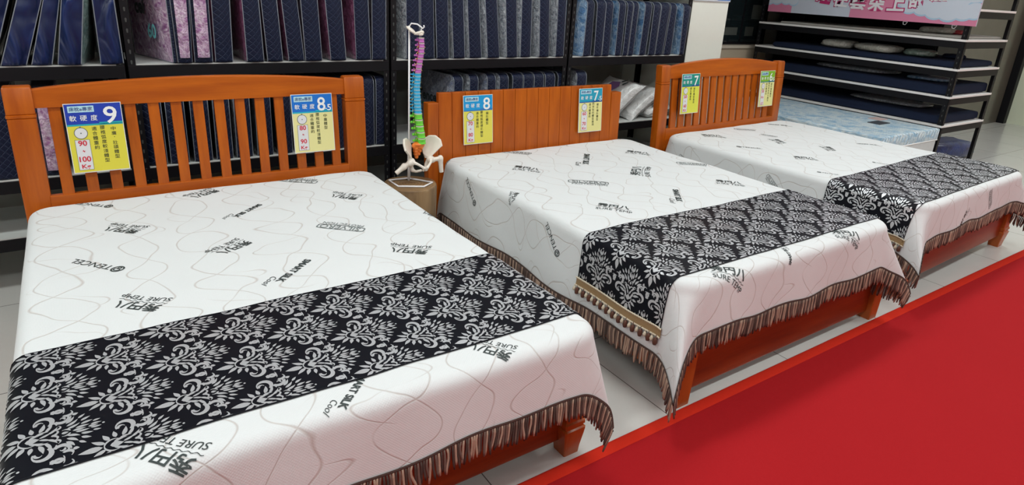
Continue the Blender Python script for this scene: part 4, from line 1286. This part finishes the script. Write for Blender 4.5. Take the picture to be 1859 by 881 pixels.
# sacrum with coccyx
m = MB()
for i in range(6):
    t = i / 5
    m.ell(PC + pel(0, -0.020 - 0.030 * math.sin(t * 2.2), 0.232 - 0.085 * t), (0.030 * (1 - 0.72 * t) + 0.004,) * 2 + (0.013,), 0, 12, 8)
for s in (-1, 1):
    m.ell(PC + pel(s * 0.024, -0.026, 0.222), (0.019, 0.016, 0.018), 0, 10, 8)
    for i in range(3): m.ell(PC + pel(s * 0.018 * (1 - 0.2 * i), -0.018 - 0.008 * i, 0.205 - 0.02 * i), (0.010, 0.010, 0.010), 0, 8, 6)
organic('sacrum', m, M['b_orange'], 0.003, sroot)
# hip bones
for s in (-1, 1):
    m = MB()
    # iliac wing: fan of overlapping pebbles
    crest = [(0.034, -0.050, 0.215), (0.052, -0.046, 0.246), (0.080, -0.032, 0.268), (0.108, -0.008, 0.270), (0.124, 0.020, 0.250), (0.124, 0.038, 0.215)]
    roots = [(0.046, -0.038, 0.165), (0.052, -0.026, 0.155), (0.058, -0.010, 0.148), (0.062, 0.000, 0.148), (0.066, 0.010, 0.152), (0.070, 0.018, 0.160)]
    def lerp3(p, q, t): return tuple(a + (b - a) * t for a, b in zip(p, q))
    NU, NV = 16, 9
    for th in (0,):
        f, bck = [], []
        for iu in range(NU + 1):
            uu = iu / NU * (len(crest) - 1); k = min(int(uu), len(crest) - 2); ft = uu - k
            top = lerp3(crest[k], crest[k + 1], ft); bot = lerp3(roots[k], roots[k + 1], ft)
            rf, rb = [], []
            for iv in range(NV + 1):
                v = iv / NV
                p = lerp3(bot, top, v)
                dish = 0.010 * math.sin(PI * v) * math.sin(PI * iu / NU)
                q = (s * (p[0] + dish), p[1], p[2])
                h = 0.0050 + 0.0020 * v ** 4 + 0.003 * (1 - v) ** 2
                c = PC + pel(*q); nrm = (ANT * 0.45 - LFT * s * 0.85).normalized()
                rf.append(c + nrm * h); rb.append(c - nrm * h)
            f.append(rf); bck.append(rb)
        m.grid(f); m.grid([r[::-1] for r in bck])
        # rim
        edge = [(i, 0) for i in range(NU + 1)] + [(NU, j) for j in range(1, NV + 1)] + [(i, NV) for i in range(NU - 1, -1, -1)] + [(0, j) for j in range(NV - 1, -1, -1)]
        m.grid([[f[i][j] for i, j in edge], [bck[i][j] for i, j in edge]])
    for p, q in zip(crest, crest[1:]):
        m.tube([PC + pel(s * p[0], p[1], p[2]), PC + pel(s * q[0], q[1], q[2])], 0.0065, 8)
    # socket, sit bone, pubic arms
    m.ell(PC + pel(s * 0.066, 0.006, 0.135), (0.024, 0.024, 0.025), 0, 14, 10)
    m.tube([PC + pel(s * 0.062, -0.008, 0.130), PC + pel(s * 0.052, -0.018, 0.098), PC + pel(s * 0.046, -0.012, 0.076), PC + pel(s * 0.036, 0.010, 0.074), PC + pel(s * 0.016, 0.040, 0.086)], [0.015, 0.012, 0.013, 0.008, 0.008], 10)
    m.tube([PC + pel(s * 0.062, 0.014, 0.135), PC + pel(s * 0.045, 0.042, 0.128), PC + pel(s * 0.022, 0.056, 0.112), PC + pel(s * 0.008, 0.058, 0.100)], [0.012, 0.008, 0.008, 0.011], 10)
    m.tube([PC + pel(s * 0.010, 0.058, 0.104), PC + pel(s * 0.010, 0.050, 0.084)], [0.009, 0.008], 10)
    m.tube([PC + pel(s * 0.046, -0.050, 0.200), PC + pel(s * 0.050, -0.040, 0.170), PC + pel(s * 0.058, -0.022, 0.140)], [0.010, 0.010, 0.012], 8)
    organic('hip_bone', m, M['bone'], 0.0022, sroot)
m = MB(); m.ell(PC + pel(0, 0.058, 0.096), (0.008, 0.008, 0.014)); m.build('pubic_disc', M['disc'], sroot, True)
# femur stubs: ball, neck, trochanter and cut shaft
for s, dirn, rt in ((1, (LFT * 0.10 + ANT * 0.03 - up).normalized(), 0.020), (-1, (fa * -0.72 + fc * 0.35 - up * 0.62).normalized(), 0.019)):
    m = MB()
    ball = PC + pel(s * 0.078, 0.010, 0.132)
    if s > 0: tro = ball + LFT * 0.034 + fa * 0.018 - up * 0.012 + up * 0.016
    else: tro = ball + fa * -0.032 + fc * 0.014 - up * 0.020
    m.ell(ball, (0.020,) * 3, 0, 14, 10)
    m.tube([ball, tro], [0.014, 0.015], 10)
    m.ell(tro, (0.020, 0.018, 0.022), 0, 12, 8)
    e = tro + dirn * (0.088 if s > 0 else 0.062)
    m.tube([tro, tro + dirn * 0.03, e], [0.019, 0.0145, 0.0135], 12)
    organic('femur', m, M['bone'], 0.003, sroot)

# ---------------------------------------------------------------- right-hand rack, parallel to the beds' length
X0, X1, YA, YB = 6.85, 7.80, 2.615, 4.83
t = empty('storage_rack', ((X0 + X1) / 2, (YA + YB) / 2, 0), label='black steel rack at the right holding thin navy foam mattresses', cat='storage rack')
cx_, cy_ = (X0 + X1) / 2, (YA + YB) / 2
for (px, fx) in ((X0, 1), (X1, -1)):
    for (py, fy) in ((YA, 1), (YB, -1)):
        m = MB(); slotted_post(m, px - cx_, py - cy_, 2.3, 0.045, 0.045, fx, fy); m.build('upright', [M['black_metal'], M['slot']], t)
RL = [0.515, 0.795, 1.055, 1.325, 1.60, 1.88]
for z in RL:
    m = MB()
    for xa in (X0 - 0.002, X1 - 0.028): m.box(xa - cx_, xa + 0.03 - cx_, YA + 0.02 - cy_, YB - 0.02 - cy_, z - 0.082, z - 0.021, 0, 0.003)
    for ya in (YA - 0.002, YB - 0.028): m.box(X0 + 0.02 - cx_, X1 - 0.02 - cx_, ya - cy_, ya + 0.03 - cy_, z - 0.082, z - 0.021, 0, 0.003)
    m.build('beam', M['black_metal'], t)
    m = MB(); m.box(X0 - 0.004 - cx_, X1 + 0.002 - cx_, YA - 0.004 - cy_, YB - cy_, z - 0.020, z, 0, 0.002); m.build('shelf_board', M['board_bright'], t)

croot2 = empty('black_cabinet', (8.20, 4.30, 0), label='tall black cabinet standing behind the right-hand rack', cat='cabinet')
m = MB(); m.box(-0.26, 0.26, -1.02, 1.0, 0.50, 2.30, 0, 0.004); m.build('body', M['black_metal'], croot2)
for a in (-0.23, 0.23):
    for b in (-0.98, 0.96):
        m = MB(); m.box(a - 0.02, a + 0.02, b - 0.02, b + 0.02, 0, 0.50); m.build('leg', M['black_metal'], croot2)
for k in range(3):
    m = MB(); m.box(-0.275, -0.262, -1.0 + 0.665 * k, -0.345 + 0.665 * k, 0.52, 2.28, 0, 0.003); d_ = m.build('door', M['black_metal'], croot2)
    m = MB(); m.tube([(-0.285, -0.40 + 0.665 * k, 1.2), (-0.295, -0.40 + 0.665 * k, 1.22), (-0.295, -0.40 + 0.665 * k, 1.34), (-0.285, -0.40 + 0.665 * k, 1.36)], 0.005, 6); m.build('handle', M['slot'], d_)
def slab(x0, x1, y0, y1, z0, th, mat, label, cat='foam mattress', group='thin foam mattresses on the right-hand rack', amp=0.006, name='foam_mattress'):
    """soft slab with rounded edges and a slightly uneven top"""
    w, d = x1 - x0, y1 - y0
    m = MB(); rows = []
    nx, ny = 14, 30; r = min(0.022, th * 0.4)
    prof = [(0.0, r * 0.6), (0.0, th - r)] 
    def ins(i, n):
        return max(0.0, min(1.0, i / n))
    def corner(px, py, k):   # k = inward shift
        return (x0 + k + (w - 2 * k) * px - (x0 + x1) / 2, y0 + k + (d - 2 * k) * py - (y0 + y1) / 2)
    loops = []
    edge = [(i / nx, 0) for i in range(nx)] + [(1, j / ny) for j in range(ny)] + [(1 - i / nx, 1) for i in range(nx)] + [(0, 1 - j / ny) for j in range(ny)]
    for k, zz in ((r, 0.0), (0, r * 0.7), (0, th - r), (r * 0.3, th - r * 0.3), (r, th)):
        loops.append([(*corner(px, py, k), zz + (amp * noise.noise(Vector((px * 5, py * 9, z0 * 3))) if zz > th * 0.5 else 0)) for px, py in edge + edge[:1]])
    m.grid(loops)
    rows = [[(*corner(i / nx, j / ny, r), th + amp * noise.noise(Vector((i / nx * 5, j / ny * 9, z0 * 3)))) for j in range(ny + 1)] for i in range(nx + 1)]
    m.grid(rows)
    m.add([(*corner(a, b, r), 0.0) for a, b in ((0, 0), (1, 0), (1, 1), (0, 1))], [(3, 2, 1, 0)])
    o = m.build(name, mat, None, True, ((x0 + x1) / 2, (y0 + y1) / 2, z0), angle=0.8)
    return tag(o, label, cat, group)
slab(X0 + 0.03, X1 - 0.06, YA + 0.04, YB - 0.25, 0.5155, 0.085, M['foam_navy'], 'navy foam mattress on the lowest shelf of the right-hand rack')
slab(X0 + 0.02, X1 - 0.04, YA + 0.04, YB - 0.10, 0.7955, 0.095, M['foam_navy'], 'thick navy foam mattress on the second shelf up of the right-hand rack')
slab(X0 + 0.02, X1 - 0.06, YA + 0.05, YB - 0.22, 1.0555, 0.060, M['foam_navy'], 'navy foam mattress on the third shelf up, under wrapped parcels')
slab(X0 + 0.05, X1 - 0.03, YA + 0.05, YB - 0.25, 1.3255, 0.025, plain('pale_pad', (0.42, 0.41, 0.38), 0.8), 'thin pale grey pad on the shelf just below the pink banner', 'pad', None, 0.002, 'pad')

def parcel(c, size, mat, rz, label, name='wrapped_parcel', group='wrapped parcels on the right-hand rack', cat='parcel', seed=0):
    m = MB(); nu, nv = 20, 12; rows = []
    for i in range(nv + 1):
        th = PI * i / nv; row = []
        for j in range(nu + 1):
            ph = 2 * PI * (j % nu) / nu
            x = math.sin(th) * math.cos(ph); y = math.sin(th) * math.sin(ph); zz = math.cos(th)
            k = (abs(x) ** 4 + abs(y) ** 4 + abs(zz) ** 4) ** -0.25
            q = Vector((x, y, zz)) * k
            q *= 1 + 0.10 * noise.noise(Vector((x * 3 + seed, y * 3, zz * 3)))
            row.append((q.x * size[0] / 2, q.y * size[1] / 2, max(-size[2] / 2 * 0.96, q.z * size[2] / 2)))
        rows.append(row)
    m.grid(rows)
    o = m.build(name, mat, None, True, (c[0], c[1], c[2] + size[2] / 2 * 0.96), (0, 0, rz), fixn=True)
    return tag(o, label, cat, group)
pw1 = plastic_panel_mat('wrap_pale', (0.42, 0.42, 0.36), (0.60, 0.60, 0.54), 12, 0.25)
pg1 = plastic_panel_mat('wrap_green', (0.10, 0.16, 0.13), (0.25, 0.33, 0.28), 12, 0.25)
parcel((7.10, 3.93, 1.1175), (0.30, 0.34, 0.085), pw1, 0.1, 'pale wrapped parcel at the left of two on the third shelf of the right-hand rack', seed=1)
parcel((7.10, 3.50, 1.1175), (0.30, 0.46, 0.080), pw1, -0.1, 'longer pale wrapped parcel on the third shelf of the right-hand rack', seed=2)
parcel((7.15, 3.10, 1.1175), (0.30, 0.28, 0.070), pg1, 0.2, 'greenish wrapped parcel on the third shelf of the right-hand rack', seed=3)
parcel((7.35, 2.87, 1.1175), (0.22, 0.20, 0.045), M['foam_navy'], 0.4, 'dark wrapped parcel nearest the front corner of the third shelf', seed=4)
parcel((7.25, 3.75, 0.892), (0.40, 0.85, 0.040), M['p_grey'], 0.02, 'flat silvery wrapped parcel on the second shelf up of the right-hand rack', seed=5)
parcel((7.25, 2.98, 0.892), (0.36, 0.40, 0.034), M['p_blue'], 0.06, 'flat bluish wrapped parcel on the second shelf up of the right-hand rack', seed=6)
parcel((7.30, 3.35, 0.602), (0.40, 0.80, 0.034), M['p_grey'], -0.03, 'flat grey wrapped parcel on the lowest shelf of the right-hand rack', seed=7)
parcel((7.20, 3.02, 1.352), (0.24, 0.30, 0.060), pw1, 0.1, 'pale wrapped parcel on the shelf below the pink banner', seed=8)
parcel((7.30, 2.88, 1.352), (0.16, 0.16, 0.045), plain('red_wrap', (0.35, 0.03, 0.04), 0.3), 0.3, 'red wrapped parcel on the shelf below the pink banner', seed=9)
# blue plastic bag on the floor
parcel((8.02, 3.02, 0.0), (0.80, 0.36, 0.20), plastic_panel_mat('blue_bag', (0.005, 0.02, 0.12), (0.01, 0.045, 0.24), 6, 0.3), -0.28, 'dark blue plastic bag lying on the floor under the right-hand rack', 'plastic_bag', None, 'bag', seed=11)

# banner on the rack front
def banner():
    mb = MB(); xb = X0 - 0.022
    y1, y0 = 4.73, 2.562; z0, z1 = 1.448, 2.02
    mb.box(xb, xb + 0.014, y0, y1, z0, z1, 0)
    # everything below is drawn in the banner's own plane: s runs from the far end to the near end
    def P(s, z, lay): return (xb - 0.0007 * lay, y1 - s, z)
    def poly(pts, mi, lay): mb.add([P(s, z, lay) for s, z in pts], [tuple(range(len(pts)))], mi)
    Ls = y1 - y0
    poly([(0, z0), (0.30, z0), (0.30, z0 + 0.10), (0, z0 + 0.10)], 1, 1)
    poly([(0.98, z0), (Ls, z0), (Ls, z1), (0.98, z1)], 1, 1)
    def cloud(cs, r, base, mi, lay):
        for (s, z, rr) in cs:
            n = 24
            pts = [(s + rr * r * math.cos(2 * PI * i / n), z + rr * r * 0.8 * math.sin(2 * PI * i / n)) for i in range(n)]
            pts = [(min(max(a, 0.001), Ls - 0.001), min(max(b, z0 + 0.001), z1 - 0.001)) for a, b in pts]
            lay += 0.06
            poly(pts, mi, lay)
    L1 = [(0.0, z0 + 0.13, 1), (0.10, z0 + 0.135, 1), (0.22, z0 + 0.14, 1.0), (0.31, z0 + 0.12, .8)]
    cloud(L1, 0.075, 0, 3, 2); cloud([(s, z + 0.012, r) for s, z, r in L1], 0.073, 0, 2, 3)
    L2 = [(1.50, z0 + 0.19, 1), (1.56, z0 + 0.13, .9), (1.68, z0 + 0.125, 1), (1.80, z0 + 0.11, 1.15), (1.92, z0 + 0.095, 1.1), (2.04, z0 + 0.105, 1), (2.13, z0 + 0.12, 1), (1.70, z0 + 0.26, 1.6), (1.95, z0 + 0.26, 1.8), (2.1, z0 + 0.3, 1.6)]
    cloud(L2, 0.088, 0, 3, 2); cloud([(s, z + 0.014, r) for s, z, r in L2], 0.086, 0, 2, 3)
    for i, ch in enumerate('彷彿睡在雲朵上舒服'):
        s = 0.285 + 0.1905 * i; z = z0 + 0.155 + 0.0115 * (i - 5.0) ** 2 * (0.55 if i < 5 else 1.2) + 0.0 * i
        ti = 0.05 * (i - 5) * 0.6
        for mi, lay, bold, w in ((4, 4, 0.085, 0.185), (5, 5, 0.028, 0.165)):
            g = text_geo(ch, bold)
            vs = []
            for x, y in g[0]:
                xx, yy = x * w, y * w
                xr, yr = xx * math.cos(ti) - yy * math.sin(ti), xx * math.sin(ti) + yy * math.cos(ti)
                vs.append(P(s + xr, z + yr, lay))
            mb.add(vs, g[1], mi)
    o = mb.build('banner', [emi('banner_pale', (0.58, 0.64, 0.74)), emi('banner_pink', (0.72, 0.25, 0.40)), emi('banner_cloud', (0.62, 0.70, 0.80)), emi('banner_sky', (0.42, 0.62, 0.78)),
                            emi('banner_magenta', (0.50, 0.03, 0.16)), emi('banner_letter', (0.80, 0.80, 0.84))], None)
    tag(o, 'pink and pale blue banner with white Chinese lettering on the right-hand rack', 'banner')
banner()
# wire hooks hanging below the banner
for yy in (3.18, 2.74):
    m = MB(); m.tube([(0, 0.02, 0.0), (0, 0.014, -0.028), (0, -0.006, -0.030), (0, -0.022, -0.002), (0, 0.02, 0.0)], 0.003, 6)
    tag(m.build('wire_hook', M['white_p'], None, True, (X0 - 0.012, yy, 1.446)), 'white wire hook hanging at the banner\'s lower edge, %s' % ('nearer its middle' if yy > 3 else 'nearer its right end'), 'hook', 'banner hooks')

# ---------------------------------------------------------------- pale blue mattress on its base
def blue_mat():
    m, nt, b = new_mat('blue_quilt')
    v = objvec(nt)
    w = N(nt, 'ShaderNodeTexWave'); w.inputs['Scale'].default_value = 6.0; w.inputs['Distortion'].default_value = 5.0; w.inputs['Detail'].default_value = 2
    L(nt, v, w.inputs['Vector'])
    nz = noise_n(nt, 10, 3, v, 0.6, 1.0)
    f = math_n(nt, 'MULTIPLY', math_n(nt, 'SUBTRACT', nz.outputs[0], 0.42), 4.0, True)
    L(nt, mixc(nt, f, (0.62, 0.72, 0.76), (0.25, 0.45, 0.62)), b.inputs['Base Color']); setp(b, rough=0.4)
    bump(nt, b, w.outputs[0], 0.6, 0.02)
    return m
BM = blue_mat()
mx0, mx1, my0, my1 = 5.70, 6.79, 2.60, 4.50
broot = empty('quilted_mattress', ((mx0 + mx1) / 2, (my0 + my1) / 2, 0.23), label='pale blue floral mattress lying between the farthest bed and the right-hand rack', cat='mattress')
o = slab(mx0, mx1, my0, my1, 0.25, 0.25, BM, '', 'x', None, 0.006, 'top_panel')
for k in ('label', 'category'):
    if k in o: del o[k]
o.parent = broot; o.location = (0, 0, 0.385 - 0.23)
o.scale = (1, 1, 0.115 / 0.25)
m = MB(); m.box(-(mx1 - mx0) / 2 + 0.004, (mx1 - mx0) / 2 - 0.004, -(my1 - my0) / 2 + 0.004, (my1 - my0) / 2 - 0.004, 0.0, 0.165, 0, 0.02)
o = m.build('side_border', plain('white_quilt', (0.66, 0.70, 0.70), 0.5, 0, 0.05), broot, True, angle=0.6); o['label'] = 'white quilted side border'
m = MB()
m.tube([(-(mx1 - mx0) / 2, -(my1 - my0) / 2, 0.158), ((mx1 - mx0) / 2, -(my1 - my0) / 2, 0.158), ((mx1 - mx0) / 2, (my1 - my0) / 2, 0.158), (-(mx1 - mx0) / 2, (my1 - my0) / 2, 0.158), (-(mx1 - mx0) / 2, -(my1 - my0) / 2, 0.158)], 0.006, 6)
m.build('piping', M['board_bright'], broot, True)
zc = 0.505 - 0.23
m = MB(); m.box(0.06, 0.26, -0.62, -0.50, zc - 0.006, zc + 0.001); o = m.build('care_label', plain('label_dark', (0.05, 0.06, 0.07), 0.5), broot); o['label'] = 'dark grey cloth label'
m = MB(); m.box(0.30, 0.46, -0.50, -0.38, zc - 0.006, zc + 0.001); o = m.build('care_label', plain('label_peach', (0.60, 0.45, 0.42), 0.5), broot); o['label'] = 'pale pink paper label'
m = MB(); m.box(5.74, 6.75, 2.64, 4.46, 0.06, 0.229, 0, 0.01)
for (a, b) in ((5.80, 2.70), (6.68, 2.70), (5.80, 4.38), (6.68, 4.38)): m.box(a - 0.025, a + 0.025, b - 0.025, b + 0.025, 0.0, 0.06)
tag(m.build('divan', plain('grey_base', (0.22, 0.22, 0.21), 0.7)), 'grey upholstered bed base under the pale blue mattress', 'bed base')

# ---------------------------------------------------------------- counter and dark glass cabinet behind the farthest headboard
croot = empty('counter', (6.6, 5.15, 0), label='beige counter standing below the dark glass cabinet', cat='counter')
bei = plain('beige_laminate', (0.50, 0.42, 0.31), 0.5, 0, 0.03)
m = MB(); m.box(-1.55, 0.66, -0.20, 0.28, 0.0, 1.00, 0, 0.004); m.build('body', bei, croot)
m = MB(); m.box(-1.57, 0.68, -0.225, 0.28, 1.00, 1.035, 0, 0.003); o = m.build('counter_top', plain('pale_laminate', (0.58, 0.52, 0.42), 0.4, 0, 0.03), croot)
m = MB(); m.box(0.42, 0.435, -0.206, -0.198, 0.02, 0.99); m.build('panel_edge', plain('beige_edge', (0.62, 0.55, 0.43), 0.5), croot)
groot = empty('glass_cabinet', (6.6, 5.2, 1.036), label='dark glass-fronted cabinet on the beige counter', cat='cabinet')
m = MB()
m.box(-1.55, 0.70, -0.16, 0.22, 0.0, 0.03); m.box(-1.55, 0.70, -0.16, 0.22, 1.20, 1.23); m.box(-1.55, -1.52, -0.16, 0.22, 0.03, 1.20); m.box(0.67, 0.70, -0.16, 0.22, 0.03, 1.20)
m.box(-1.52, 0.67, 0.20, 0.22, 0.03, 1.20)
m.box(0.20, 0.225, -0.165, -0.14, 0.03, 1.20)
m.build('frame', M['black_metal'], groot)
gl = plain('smoked_glass', (0.010, 0.016, 0.018), 0.06, 0, 0.02, 0.5, 5, 0.0)
m = MB(); m.box(-1.52, 0.20, -0.158, -0.152, 0.03, 1.20); m.build('glass_door', gl, groot)
m = MB(); m.box(0.225, 0.67, -0.158, -0.152, 0.03, 1.20); m.build('glass_door', gl, groot)
refl = plain('reflection_grey', (0.075, 0.085, 0.075), 0.5)  # grey patches painted on the glass for its faint reflections
for (a, b, c, d) in ((-0.20, 0.14, 0.11, 0.20), (0.29, 0.45, 0.10, 0.21), (0.37, 0.56, 0.30, 0.47)):
    m = MB(); m.box(a, b, -0.1605, -0.1585, c, d); m.build('reflection_patch', refl, groot)
